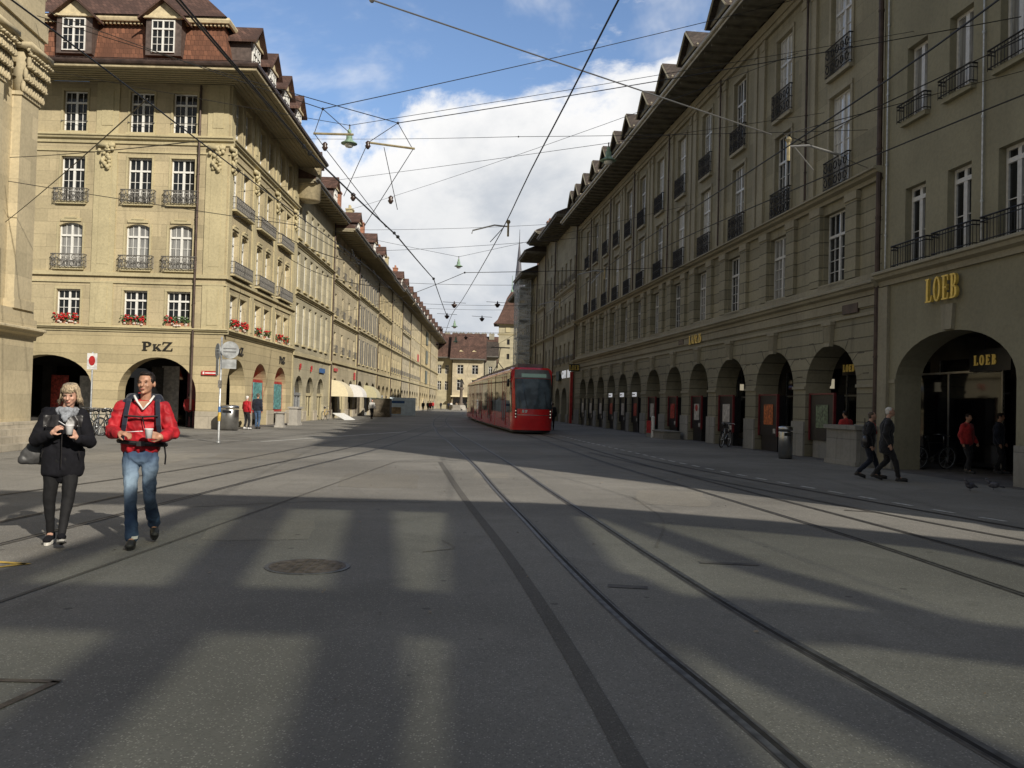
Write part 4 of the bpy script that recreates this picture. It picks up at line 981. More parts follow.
t=track('l',[(-6.6,1),(-5.95,7),(-5.7,10.5),(-5.55,14),(-5.3,20),(-4.9,28),(-4.85,37),(-4.95,53),(-5.0,60)]); tag(t,'tram rails passing behind the two walkers on the left','tram track',kind='structure')
b=MB(); P=cr([(-9.2,4),(-7.8,13.3),(-7.0,20),(-6.7,33),(-6.2,48),(-5.8,58)]); b.mi=0; path_mesh(b,P,.12,.004); b.mi=1; path_mesh(b,P,.05,.008); tag(b.obj('tram_track',['railside','steel']),'faint single worn rail at the left of the street','tram track',kind='structure')
b=MB(); path_mesh(b,cr([(.9,-1),(.59,3.9),(.05,8.85),(-.8,15),(-1.87,23.3)]),.115,.005); tag(b.obj('asphalt_strip','asphD'),'dark narrow asphalt repair strip beside the middle rails','road patch',kind='structure')
b=MB(); path_mesh(b,cr([(-4.6,.5),(-4.2,3.5),(-3.83,6.63),(-3.4,15),(-3.01,22.9)]),.045,.005); path_mesh(b,[(-3.01,22.9),(-1.87,23.3)],.06,.0045); tag(b.obj('asphalt_joint','asphD'),'thin dark joint line across the asphalt','road patch',kind='structure')
b=MB(); path_mesh(b,[(2.0,9.1),(2.6,9.05)],.12,.006); path_mesh(b,[(5.5,14.3),(6.0,14.1)],.12,.006); path_mesh(b,[(.9,7.8),(1.25,7.75)],.12,.0058); tag(b.obj('asphalt_patch','railside'),'small dark asphalt patches across the rails','road patch',kind='structure')
# dashed line
P=cr([(2.57,45.4),(3.5,37.5),(4.46,29.9),(4.92,26),(5.72,21.2),(6.34,18.3),(6.81,16.3),(7.21,14.6),(7.75,12.9),(8.4,10.8),(9.5,8)],14)
b=MB(); Q=[Vector(p) for p in P]; acc=0; seg=[]; pos=[0]
for a,c in zip(Q,Q[1:]): pos.append(pos[-1]+(c-a).length)
def at(s):
    for i in range(len(pos)-1):
        if pos[i+1]>=s: t=(s-pos[i])/(pos[i+1]-pos[i]); q=Q[i].lerp(Q[i+1],t); return (q.x,q.y)
    return tuple(Q[-1])
s=0
while s<pos[-1]-1: path_mesh(b,[at(s),at(s+.5)],.10,.006); s+=1.0
tag(b.obj('road_marking','paintw'),'dashed white line curving along the right pavement','road marking',kind='structure')
b=MB(); path_mesh(b,[(-13.4,38.2),(-8.2,37.6)],.12,.005); path_mesh(b,[(-9.0,31.5),(-5.4,46)],.14,.005); path_mesh(b,[(-12.4,31.8),(-9.2,31.6)],.1,.005); tag(b.obj('road_marking','paintw'),'faint pale lines on the paving in front of the corner house','road marking',kind='structure')
b=MB(); path_mesh(b,[(-5.6,8.32),(-4.42,8.08)],.07,.006); path_mesh(b,[(-4.46,8.1),(-4.9,7.5)],.07,.006); path_mesh(b,[(-5.6,8.05),(-4.75,7.9)],.05,.006); tag(b.obj('road_marking','painty'),'yellow painted corner mark near the woman\'s feet','road marking',kind='structure')
b=MB(); path_mesh(b,[(-3.4,4.83),(-2.45,4.84)],.05,.006); path_mesh(b,[(-2.47,4.84),(-2.62,4.0)],.05,.006); tag(b.obj('cover_frame','cast'),'steel edge of a cover plate in the asphalt at lower left','road cover',kind='structure')
# manhole
r=empty('manhole_cover',(-1.9,8.32,0),0,'round cast iron manhole cover in the asphalt','manhole cover')
b=MB(); b.lathe([(.40,.0),(.40,.008),(.36,.009),(.36,.0085)],36); b.obj('rim','steel',r); b.v=[];b.f=[];b.m=[]
b=MB(); b.lathe([(.36,.0),(.36,.012)],36)
for i in range(-4,5):
    for j in range(-4,5):
        if i*i+j*j<18: b.box(i*.075-.022,j*.075-.022,.012,i*.075+.022,j*.075+.022,.016)
b.obj('lid','cast',r)
# litter and leaves
random.seed(5); b=MB()
for i in range(60):
    x=random.uniform(-5,6); y=random.uniform(4,22); a=random.random()*6; s=random.uniform(.012,.03)
    b.face((x,y,.009),(x+s*math.cos(a),y+s*math.sin(a),.012),(x+s*math.cos(a+1)*1.3,y+s*math.sin(a+1)*1.3,.02),(x+s*math.cos(a+2),y+s*math.sin(a+2),.010))
tag(b.obj('litter','beige'),'small dry leaves and scraps scattered on the asphalt','litter',kind='stuff')

# worn repair patches and tyre marks
random.seed(21)
def blob(b,cx,cy,w,h,a,z):
    P=[]
    for i in range(16):
        t=2*PI*i/16; q=max(abs(math.cos(t)),abs(math.sin(t)))**.8; r_=1/q*random.uniform(.93,1.05)
        x=w/2*r_*math.cos(t); y=h/2*r_*math.sin(t); P.append((cx+x*math.cos(a)-y*math.sin(a),cy+x*math.sin(a)+y*math.cos(a),z))
    b.face(*P)
m=asphalt('asphalt_patch_worn',(.216,.203,.175)); MT['asphW']=m; MT['asphP']=asphalt('asphalt_patch_pale',(.257,.242,.209)); MT['asphM']=asphalt('tyre_rubber_film',(.19,.178,.154))
for i,(x,y,w_,h_,a_,k) in enumerate(((-2.6,17.5,1.6,3.2,.1,'asphW'),(2.9,15.6,1.3,2.6,-.15,'asphP'),(-6.9,24,2.2,3.0,.1,'asphW'),(-.4,19.4,.8,1.5,0,'asphP'),(-3.0,10.6,1.3,1.7,.2,'asphP'),(-9.5,22,3.0,4,.1,'asphP'),(.2,30,1.5,5,.1,'asphW'))):
    b=MB(); blob(b,x,y,w_,h_,a_,.0025+.0001*i); tag(b.obj('asphalt_patch',k),'worn resurfaced asphalt patch '+('darker' if k=='asphW' else 'paler')+' than the road around it','road patch',kind='structure')
for i,pts in enumerate((((-.9,9.3),(-.6,9.6),(-.75,10.1)),((-4.6,12.5),(-3,13.6),(-1.2,13.9)),((1.7,10),(2.2,12.5),(2.2,15.5)),((-13.8,36),(-11.5,33.5),(-11.2,30),(-12.5,27)),((-12.6,36.5),(-10.2,34),(-9.9,30.5)))):
    b=MB(); path_mesh(b,cr(list(pts)),.035 if i<3 else .09,.0045); tag(b.obj('tyre_mark','asphM'),'faint dark curved tyre mark on the asphalt','tyre mark',kind='structure')
# ================================================================== people
def fuse(prims,voxel,smooth=4,fold=0.0,fscale=9.0,fz=1.0,seed=0):
    b=MB(); 
    for p in prims:
        if p[0]=='c': b.rc(*p[1:],n=12)
        elif p[0]=='e': b.ell(p[1],p[2],14,10,p[3] if len(p)>3 else None)
        elif p[0]=='b': b.box(*p[1:])
    me=b.mesh('tmp','skin'); o=bpy.data.objects.new('tmp',me); COL.objects.link(o)
    m=o.modifiers.new('r','REMESH'); m.mode='VOXEL'; m.voxel_size=voxel
    if smooth: s=o.modifiers.new('s','SMOOTH'); s.iterations=smooth; s.factor=.5
    dg=bpy.context.evaluated_depsgraph_get(); out=bpy.data.meshes.new_from_object(o.evaluated_get(dg)); bpy.data.objects.remove(o)
    if fold:
        nn=[v.normal.copy() for v in out.vertices]
        for v,nm in zip(out.vertices,nn):
            q=Vector((v.co.x*fscale,v.co.y*fscale,v.co.z*fscale*fz+seed)); f=noise.noise(q)+.5*noise.noise(Vector((q.x*2.3+q.z,q.y*2.3,q.z*1.2-q.x))+Vector((3,1,2)))
            f=1-abs(f)*2.2
            v.co+=nm*fold*max(f,-.45)
    out.polygons.foreach_set('use_smooth',[True]*len(out.polygons)); out.materials.clear()
    return out
def V(*a): return Vector(a)
def hand(wrist,dirn,palmn,side,L=.185,curl=.9,thumb=1):
    """palm and five fingers; dirn along the forearm, palmn out of the palm"""
    d=Vector(dirn).normalized(); n=Vector(palmn); n=(n-d*n.dot(d)).normalized(); s=d.cross(n)*side
    w=Vector(wrist); P=[]
    k=L/.185
    c=w+d*.05*k; P+=[('c',w,w+d*.03*k,.026*k,.03*k)]
    for t in (-.026,-.009,.009,.026): P.append(('c',w+d*.02*k+s*t*.6*k,w+d*.085*k+s*t*k,.016*k,.0135*k))
    for t,l in ((-.030,.068),(-.010,.080),(.010,.075),(.029,.058)):
        p=w+d*.088*k+s*t*k; a=curl*.45; q=p
        for seg,rr in ((.45,.0098),(.32,.009),(.23,.008)):
            a+=curl*.5 if seg!=.45 else 0
            v=(d*math.cos(a)+n*math.sin(a)); e=q+v*l*seg*k; P.append(('c',q,e,rr*k,rr*.93*k)); q=e
    p=w+d*.03*k-s*.028*k; q=p+(d*.55-s*.6+n*.45).normalized()*.042*k; e=q+(d*.75-s*.05+n*.65).normalized()*.034*k
    P+=[('c',p,q,.0135*k,.011*k),('c',q,e,.0108*k,.009*k)]
    return P
def head_prims(c,h,turn=0,tilt=0):
    """c: centre of the head, h: chin to crown"""
    k=h/.235; Rm=Matrix.Rotation(turn,3,'Z')@Matrix.Rotation(tilt,3,'X')
    f=lambda x,y,z: c+Rm@(Vector((x,y,z))*k)
    E=lambda x,y,z,a,b_,c_: ('e',f(x,y,z),(a*k,b_*k,c_*k),Rm)
    P=[E(0,.01,.025,.077,.094,.092),E(0,-.02,-.02,.066,.070,.088),E(0,-.048,-.072,.040,.036,.034),E(0,-.035,-.05,.056,.045,.042),
       E(0,-.083,.026,.048,.014,.010),E(-.034,-.068,-.022,.022,.018,.02),E(.034,-.068,-.022,.022,.018,.02),
       ('c',f(0,-.086,.015),f(0,-.108,-.022),.010*k,.0145*k),E(0,-.089,-.052,.022,.012,.006),E(0,-.087,-.064,.019,.012,.007),E(0,-.078,-.093,.02,.016,.014),
       E(-.080,.012,-.005,.012,.020,.032),E(.080,.012,-.005,.012,.020,.032)]
    return P,f,Rm,k
def face_parts(body,f,Rm,k,brow='hairk',small=False):
    b=MB()
    for s in(-1,1): b.ell(f(s*.031,-.083,.008),(.010*k,.005*k,.0035*k),8,6,Rm)
    b.obj('eyes','eye',body,True)
    b=MB()
    for s in(-1,1): b.ell(f(s*.033,-.090,.028),(.017*k,.005*k,.003*k),8,6,Rm)
    b.obj('eyebrows',brow,body,True)
    b=MB(); b.ell(f(0,-.0985,-.057),(.023*k,.006*k,.0075*k),8,6,Rm); b.obj('mouth','lip',body,True)
def person(label,loc,rz,J,mats,vox=.009,hvox=None,group=None,extra=None,far=False):
    """J: joints. Left/right as seen in the picture: A = image left, B = image right when facing the camera"""
    r=empty('person',loc,rz,label,'person',group)
    hp,f,Rm,k=head_prims(J['head'],J.get('hh',.235),J.get('turn',0),J.get('tilt',0))
    B=list(hp)
    neck,chest,pel=J['neck'],J['chest'],J['pelvis']
    B+=[('c',neck,J['head']+V(0,.01,-.05),.055,.052),('e',chest,(.14,.085,.19)),('e',(chest+pel)/2,(.115,.08,.2)),('e',pel,(.125,.085,.10))]
    for s in 'AB':
        sh,el,wr,hip,kn,an,toe=[J[x+s] for x in('sh','el','wr','hip','kn','an','toe')]
        B+=[('c',neck+V(0,0,-.05),sh,.045,.045),('c',sh,el,.044,.034),('c',el,wr,.033,.023),('c',hip,kn,.060,.038),('c',kn,an,.038,.027),('c',an,toe,.034,.024)]
        B+=hand(wr,J['hd'+s][0],J['hd'+s][1],1 if s=='A' else -1,J.get('hl',.18),J['hd'+s][2])
    me=fuse(B,hvox or vox,2 if not far else 1); me.materials.append(MT[mats['skin']]); body=link('body',me,r)
    if not far: face_parts(body,f,Rm,k,mats.get('brow','hairk'))
    # trousers
    g=J.get('leg',1.0); P=[('e',pel+V(0,0,.02),(.172*J.get('hipw',1),.125,.13))]
    for s in 'AB':
        hip,kn,an=J['hip'+s],J['kn'+s],J['an'+s]
        P+=[('c',hip,kn,.098*g,.066*g),('c',kn,an+(kn-an)*J.get('cuff',.12),.066*g,J.get('cuffr',.052))]
    me=fuse(P,vox,3,J.get('lfold',.010),9,.9,3); me.materials.append(MT[mats['legs']]); link('trousers',me,r)
    # top
    jw=J.get('bulk',1.0); hem=J['hem']; P=[('e',chest+V(0,0,.02),(.20*jw,.145*jw,.22)),('e',(chest+V(0,0,hem))/2+V(0,0,chest.z/2-0) if False else V(chest.x,chest.y,(chest.z+hem)/2),(.185*jw,.135*jw,(chest.z-hem)/2+.08)),('c',neck+V(0,.02,-.04),neck+V(0,.01,-.02),.085,.075)]
    hw=J.get('hemw',.18)
    for t in (-1,-.5,0,.5,1): P.append(('c',V(pel.x+t*hw*.55,pel.y,hem+.10),V(chest.x+t*.10,chest.y,chest.z),.105*jw,.10*jw)); P.append(('c',V(pel.x+t*hw*.62,pel.y,hem+.07),V(pel.x+t*hw*.6,pel.y,hem+.2),.085*jw,.085*jw))
    for t in range(26):
        a_=2*PI*t/26; q_=V(pel.x+(hw-.015)*math.cos(a_),pel.y+.085*jw*math.sin(a_),0); P.append(('c',q_+V(0,0,hem+.045),q_+V(0,0,hem+.26),.048,.05))
    for s in 'AB':
        sh,el,wr=J['sh'+s],J['el'+s],J['wr'+s]; q=J.get('slv',1.0); w2=wr+(el-wr)*.10
        P+=[('c',neck+V(0,.01,-.06),sh,.07,.07*q),('c',sh,el,.072*q,.066*q),('c',el,w2,.068*q,.045*q)]
    me=fuse(P,vox,3,J.get('fold',.014),8,1.1,1); me.materials.append(MT[mats['top']]); J['_top']=me; link(J.get('topname','jacket'),me,r)
    # shoes
    for s in 'AB':
        an,toe=J['an'+s],J['toe'+s]; d=(toe-an); up=V(0,0,1)
        P=[('c',an+V(0,.01,.0),an+V(0,.03,-.045),.046,.044),('c',an+V(0,.02,-.035),toe+V(0,0,.015),.045,.038),('e',toe+V(0,0,.012),(.045,.05,.032))]
        me=fuse(P,max(.008,vox*.9),2); me.materials.append(MT[mats['shoe']]); sh=link('shoe',me,r)
        b=MB(); heel=an+V(0,.035,-.06); tt=toe+V(0,0,-.020); dd=(tt-heel); dd.normalize(); uu=V(0,0,1)-dd*dd.z; uu.normalize(); sd=dd.cross(uu)
        pr=[]; 
        for i in range(14):
            a=2*PI*i/14; c=(heel+tt)/2; L=(tt-heel).length/2+.045; pr.append(c+dd*L*math.cos(a)+sd*.048*math.sin(a))
        lo=[b.p(*(p-uu*.016)) for p in pr]; hi=[b.p(*(p+uu*.014)) for p in pr]
        for i in range(14): b.idx([lo[i],lo[(i+1)%14],hi[(i+1)%14],hi[i]])
        b.idx(lo[::-1]); b.idx(hi); b.obj('sole',mats.get('sole','black'),sh)
    # hair
    style=J.get('hair','short'); E=lambda x,y,z,a,b_,c_: ('e',f(x,y,z),(a*k,b_*k,c_*k),Rm)
    if style=='short': P=[E(0,.022,.046,.0795,.083,.078),E(0,-.018,.098,.058,.052,.026),E(-.066,-.01,.035,.018,.03,.035),E(.066,-.01,.035,.018,.03,.035),E(0,.045,.01,.072,.052,.07)]
    elif style=='bob': P=[E(0,.022,.045,.086,.093,.078),E(0,.055,-.02,.078,.05,.09),E(-.075,.02,-.01,.024,.05,.075),E(.075,.02,-.01,.024,.05,.075)]
    else: P=[E(0,.03,.045,.083,.088,.074),E(0,.055,.0,.076,.05,.07)]
    me=fuse(P,max(.006,vox*.7),1,.003 if style=='bob' else .005,38 if style=='bob' else 60,.25 if style=='bob' else 1); me.materials.append(MT[mats['hair']]); hr=link('hair',me,body)
    if style=='bob':
        random.seed(9); b=MB()
        for i in range(420):
            th=random.uniform(0,2*PI); front=abs((th+PI)%(2*PI)-PI)   # 0 is the back
            dx,dy=math.sin(th),math.cos(th); face=front>2.15; side=front>1.5
            rr=lambda a_:a_*random.uniform(.95,1.05)
            px0=random.uniform(-.02,.02); ex=random.uniform(.0,.03)+(.012 if dx<-.4 else 0)
            zend=.052+random.uniform(-.014,.035) if face else (-.075 if side else -.115)+random.uniform(-.03,.03)
            pts=[f(px0+dx*.02,.015+dy*.02,.128),f(dx*rr(.066),.012+dy*.074,.108+random.uniform(-.004,.006)),f(dx*rr(.090),.008+dy*.099,.062)]
            if face: pts.append(f(dx*.092+random.uniform(-.008,.008),.006+dy*.106,zend))
            else: pts+=[f(dx*rr(.097),.010+dy*rr(.100),.0),f(dx*(.102+ex*.4),.012+dy*(.100+ex*.3),-.055),f(dx*(.100+ex),.014+dy*(.095+ex*.5),zend)]
            b.tube(pts,[.0045*k]*(len(pts)-1)+[.0012*k],4)
        b.obj('hair_strands',mats['hair'],hr,True)
    if extra: extra(r,body,J,f,Rm,k)
    return r
def rot(x,y,dx,dy,z,a=R(18)): return (x+dx*math.cos(a)-dy*math.sin(a),y+dx*math.sin(a)+dy*math.cos(a),z)
def cup(loc,label):
    e=empty('paper_cup',loc,0,label,'paper cup'); b=MB(); b.lathe([(.030,-.045),(.040,.045),(.042,.047)],20); b.obj('cup','cup',e,True); b=MB(); b.lathe([(.043,.045),(.043,.055),(.034,.057)],20); b.obj('rim','cup',e); return e
# ---- man in the red jacket
mx,my=-3.92,9.25
JM=dict(head=V(.03,.0,1.715),hh=.245,turn=R(-17),tilt=0,neck=V(.03,.03,1.53),chest=V(.0,.02,1.30),pelvis=V(.0,.03,.95),
 shA=V(-.195,.03,1.455),elA=V(-.285,-.02,1.205),wrA=V(-.20,-.235,1.19),hdA=(V(.75,-.5,.05),V(.3,.25,-.9),1.15),
 shB=V(.205,.03,1.455),elB=V(.305,-.01,1.195),wrB=V(.225,-.235,1.155),hdB=(V(-.7,-.55,.22),V(-.5,.75,.1),.75),
 hipA=V(-.095,.03,.90),knA=V(-.075,-.08,.50),anA=V(-.045,-.14,.10),toeA=V(-.05,-.30,.035),
 hipB=V(.095,.03,.90),knB=V(.10,-.02,.50),anB=V(.135,.33,.185),toeB=V(.15,.20,.075),
 hem=.985,hemw=.155,bulk=1.0,slv=.98,fold=.017,lfold=.009,leg=.87,cuff=.05,cuffr=.066,hair='short',hl=.195,topname='jacket')
def man_extra(r,body,J,f,Rm,k):
    # white V collar
    b=MB()
    b.tube([V(-.075,-.075,1.585),V(-.045,-.115,1.53),V(.02,-.148,1.44)],[.012,.013,.008],6); b.tube([V(.115,-.055,1.585),V(.085,-.11,1.53),V(.02,-.148,1.44)],[.012,.013,.008],6); b.obj('collar','white',r,True)
    b=MB(); b.prism_y([(-.045,1.53),(.085,1.53),(.02,1.445)],-.128,-.118); b.obj('neck_skin','skin',body)
    P=[('c',V(-.10,.03,1.555),V(-.16,.03,1.50),.05,.05),('c',V(.15,.03,1.555),V(.18,.03,1.50),.05,.05),('c',V(-.12,.07,1.56),V(.15,.07,1.56),.05,.05)]
    me=fuse(P,.009,2); me.materials.append(MT['navy']); link('jacket_yoke',me,r)
    # backpack and straps
    pk=empty('backpack',r.location+V(0,0,0),R(18),'dark backpack worn by the man in the red jacket, its straps over his shoulders','backpack')
    P=[('e',V(0,.24,1.28),(.15,.10,.25)),('e',V(0,.27,1.12),(.13,.09,.14))]
    me=fuse(P,.012,3,.01); me.materials.append(MT['navy']); link('pack',me,pk)
    for s in (-1,1):
        b=MB(); x0=.012
        pts=[V(x0+s*.135,.16,1.52),V(x0+s*.14,.04,1.568),V(x0+s*.142,-.07,1.52),V(x0+s*.155,-.145,1.40),V(x0+s*.165,-.165,1.28),V(x0+s*.19,-.10,1.13),V(x0+s*.2,.1,1.08)]
        for a,c in zip(pts,pts[1:]):
            d=(c-a).normalized(); w=V(1,0,0)*.023; n=d.cross(w).normalized()*.010
            q=[b.p(*(p+w*u+n*v)) for p in (a-d*.004,c+d*.004) for u,v in((-1,-1),(1,-1),(1,1),(-1,1))]
            for l in ((0,1,5,4),(1,2,6,5),(2,3,7,6),(3,0,4,7),(0,3,2,1),(4,5,6,7)): b.idx([q[i] for i in l])
        b.obj('shoulder_strap','navy',pk)
    b=MB(); b.tube([V(-.15,-.178,1.375),V(0,-.185,1.365),V(.17,-.178,1.375)],.011,6); b.obj('chest_strap','black',pk)
    b=MB(); n=22; b.tube([V(.01+.235*math.cos(2*PI*i/n),.03+.175*math.sin(2*PI*i/n),1.085-.02*math.cos(2*PI*i/n)) for i in range(n)],.024,6,True); b.box(-.03,-.18,1.06,.05,-.155,1.11); b.obj('hip_belt','black',pk)
    b=MB(); b.tube([V(.23,-.02,1.08),V(.25,-.03,.95),V(.245,-.02,.86)],.009,5); b.obj('belt_end','black',pk)
    b=MB(); b.tube([V(.02,-.172,1.36),V(.045,-.180,1.25)],.006,5); b.obj('zip_pull','black',r)
    b=MB(); b.lathe([(.062,.095),(.064,.125)],14,(-.045,-.14,0)); b.obj('turned_up_cuff','whitec',r)
person('tall man in a bright red jacket and faded jeans walking while eating from a cup',(mx,my,0),R(18),JM,dict(skin='skin',legs='jeans',top='redj',shoe='shoe',hair='hairk'),.010,.0075,extra=man_extra)
c=cup(rot(mx,my,.10,-.335,1.195),'white paper cup in the left hand of the man in red')
e=empty('spoon',rot(mx,my,-.06,-.31,1.22),R(18),'white plastic spoon in the right hand of the man in red','spoon'); b=MB(); b.tube([(-.05,.02,-.01),(.07,-.02,.0)],.004,5); b.ell((.085,-.02,.0),(.02,.012,.006),8,5); b.obj('spoon','cup',e,True)
# ---- woman in the black coat
wx,wy=-4.72,9.2
JW=dict(head=V(.055,-.03,1.575),hh=.225,turn=R(-6),tilt=R(16),neck=V(.02,.02,1.40),chest=V(.0,.02,1.20),pelvis=V(.0,.02,.88),
 shA=V(-.165,.02,1.345),elA=V(-.255,-.02,1.09),wrA=V(-.075,-.22,1.17),hdA=(V(.6,-.35,.65),V(.45,.5,-.3),1.1),
 shB=V(.17,.02,1.345),elB=V(.255,-.02,1.08),wrB=V(.165,-.24,1.12),hdB=(V(-.35,-.30,.85),V(-.75,.3,-.1),.8),
 hipA=V(-.095,.02,.84),knA=V(-.115,.02,.47),anA=V(-.105,.10,.095),toeA=V(-.11,-.05,.04),
 hipB=V(.085,.02,.84),knB=V(.075,-.07,.475),anB=V(.055,-.26,.115),toeB=V(.085,-.41,.125),
 hem=.715,hemw=.175,bulk=.90,slv=.98,fold=.007,lfold=.004,leg=.92,cuff=.06,cuffr=.036,hair='bob',hl=.168,topname='coat')
def woman_extra(r,body,J,f,Rm,k):
    P=[]
    for i in range(12):
        a=2*PI*i/12; P.append(('c',V(.03+.082*math.cos(a),-.0+.082*math.sin(a),1.405+.01*math.sin(3*a)),V(.03+.082*math.cos(a+.5),.082*math.sin(a+.5),1.41),.030,.030)); P.append(('e',V(.03+.07*math.cos(a),.07*math.sin(a),1.37),(.036,.036,.032)))
    P+=[('c',V(.0,-.085,1.375),V(.025,-.125,1.30),.03,.012),('c',V(.05,-.085,1.375),V(.03,-.125,1.30),.03,.012)]
    me=fuse(P,.008,2,.008,22); me.materials.append(MT['scarf']); link('scarf',me,r)
    P=[('c',V(-.13,.08,1.36),V(.13,.08,1.36),.075,.075),('c',V(-.17,.02,1.38),V(-.10,.09,1.36),.055,.06),('c',V(.17,.02,1.38),V(.10,.09,1.36),.05,.06)]
    me=fuse(P,.010,2,.01); me.materials.append(MT['coat']); link('hood',me,r)
    for s in(-1,1):
        me=J['_top']; b=MB(); vs={}
        for p_ in me.polygons:
            c_=p_.center
            if 1.235<c_.z<1.36 and c_.y<0 and p_.normal.y<-.15 and .035<s*c_.x<.185:
                l=[]
                for vi in p_.vertices:
                    if vi not in vs: q=me.vertices[vi]; w_=q.co+q.normal*.005; vs[vi]=b.p(*w_)
                    l.append(vs[vi])
                b.idx(l)
        yk=b.obj('leather_yoke','leath',r,True)
        b=MB(); b.ell((s*.15,-.125,1.25),(.009,.02,.009),8,6); b.obj('stud','stain',yk,True)
    b=MB(); b.tube([V(.012,-.165,1.22),V(.012,-.165,1.05),V(.012,-.155,.82)],.0045,5); b.obj('zip','leath',r)
    for s in(-1,1): b=MB(); b.tube([V(s*.165,-.125,.99),V(s*.185,-.115,.92)],.005,4); b.obj('pocket','leath',r)
    pass
person('blond woman in a black coat and grey scarf looking down at her cup while walking',(wx,wy,0),R(18),JW,dict(skin='skinp',legs='greyc',top='coat',shoe='coat',sole='sole',hair='hairb',brow='beige'),.010,.0072,extra=woman_extra)
cup(rot(wx,wy,.105,-.315,1.215),'white paper cup in the left hand of the blond woman')
e=empty('spoon',rot(wx,wy,.02,-.31,1.265),R(18),'white plastic spoon held by the blond woman above her cup','spoon'); b=MB(); b.tube([(-.02,.0,.04),(.07,.0,-.02)],.004,5); b.ell((.08,.0,-.025),(.016,.01,.006),8,5); b.obj('spoon','cup',e,True)
e=empty('handbag',rot(wx,wy,-.27,.12,.97),R(30),'grey leather handbag hanging behind the blond woman\'s hip','handbag')
me=fuse([('e',V(0,0,-.03),(.15,.06,.10)),('c',V(-.13,0,-.09),V(.12,0,-.10),.045,.045),('c',V(-.06,0,.05),V(.10,0,.09),.035,.04)],.012,3,.006); me.materials.append(MT['bag']); link('bag_body',me,e)
b=MB(); b.tube([V(-.05,.0,.06),V(.08,-.02,.25),V(.16,-.05,.42)],.012,5); b.obj('strap','leath',e)

# ---- everyone else
def walker(h,stride=.3,phase=1,arm=.15,bulk=1.0,hem=.0,hair='short',turn=0,leg=.95,lean=0):
    k=h/1.75; S=stride*phase; v=lambda x,y,z: V(x,y,z)*k
    J=dict(head=v(0,-.02-lean,1.635),hh=.23*k,turn=turn,neck=v(0,.02-lean*.8,1.46),chest=v(0,.02-lean*.5,1.23),pelvis=v(0,.02,.93),
     shA=v(-.18,.02-lean*.6,1.40),shB=v(.18,.02-lean*.6,1.40),elA=v(-.23,.05+arm,1.12),elB=v(.23,.05-arm,1.12),wrA=v(-.23,-.05+arm*1.2,.88),wrB=v(.23,-.12-arm*1.2,.90),
     hdA=(V(0,-.3,-1),V(1,0,0),.5),hdB=(V(0,-.3,-1),V(-1,0,0),.5),hipA=v(-.09,.02,.89),hipB=v(.09,.02,.89),
     knA=v(-.09,-.06-S*.45 if S>0 else -.04,.49),anA=v(-.09,-S,.09+max(0,-S)*.25),toeA=v(-.09,-S-.16,.04+max(0,-S)*.05),
     knB=v(.09,-.06+S*.45 if S<0 else -.04,.49),anB=v(.09,S,.09+max(0,S)*.25),toeB=v(.09,S-.16,.04+max(0,S)*.05),
     hem=(hem or .85)*k,hemw=.17,bulk=bulk,slv=1.05,fold=.010,leg=leg,hair=hair,hl=.18*k)
    return J
def bagx(loc,r,m='leath',sz=(.16,.07,.13)):
    me=fuse([('e',V(*loc),sz)],.02,2); me.materials.append(MT[m]); return me
g='elderly couple walking past the corner store'
person('elderly man with white hair and glasses in a long black coat, walking right',(8.98,20.8,0),R(78),walker(1.76,.26,1,.02,1.12,.66,'grey',0,1.0,.05),dict(skin='skinp',legs='blackc',top='blackc',shoe='leath',hair='hairw'),.014,group=g)
person('grey-haired woman in a dark jacket with a red scarf beside the white-haired man',(8.82,21.45,0),R(78),walker(1.64,.28,-1,.02,1.08,.80,'grey',0,.95,.06),dict(skin='skinp',legs='navy',top='blackc',shoe='leath',hair='hairg'),.014,group=g,
  extra=lambda r,body,J,f,Rm,k:[link('scarf',(lambda me:(me.materials.append(MT['redc']),me)[1])(fuse([('e',V(0,-.07,1.34),(.07,.06,.06)),('c',V(0,-.12,1.32),V(0,-.17,1.12),.04,.03)],.015,2)),r)])
e=empty('shoulder_bag',(8.62,21.15,.92),R(78),'black shoulder bag at the side of the woman with the red scarf','bag'); me=bagx((0,0,0),e,sz=(.19,.08,.15)); link('bag_body',me,e); b=MB(); b.tube([(-.1,0,.1),(-.02,.03,.55),(.08,0,.1)],.012,5); b.obj('strap','leath',e)
g='pair standing by the street-side PKZ arches'
person('person in a red jacket and black trousers beside the broad steel bin',(-13.05,43.0,0),R(150),walker(1.66,.06,1,.02,1.1,.9,'grey'),dict(skin='skinp',legs='blackc',top='redj',shoe='whitec',hair='hairw'),.02,group=g,far=True)
person('person in a dark jacket and blue jeans next to the one in red',(-12.85,44.1,0),R(170),walker(1.80,.05,-1,.03,1.08,.9),dict(skin='skin',legs='bluec',top='navy',shoe='shoe',hair='hairg'),.02,group=g,far=True)
person('pedestrian in a white jacket and black trousers crossing below the awnings',(-11.95,74.6,0),R(20),walker(1.68,.25,1,.1,1.05,.95),dict(skin='skinp',legs='blackc',top='whitec',shoe='leath',hair='hairk'),.03,far=True)
g='two people strolling in front of the blue hoarding'
person('left one of the two strollers before the hoarding, in a grey jacket',(-12.35,100.5,0),R(180),walker(1.78,.15,1,.1,1.15),dict(skin='skin',legs='bluec',top='scarf',shoe='leath',hair='hairk'),.035,group=g,far=True)
person('right one of the two strollers before the hoarding, in a black jacket',(-11.6,100.9,0),R(180),walker(1.72,.15,-1,.1,1.15),dict(skin='skin',legs='bluec',top='blackc',shoe='leath',hair='hairk'),.035,group=g,far=True)
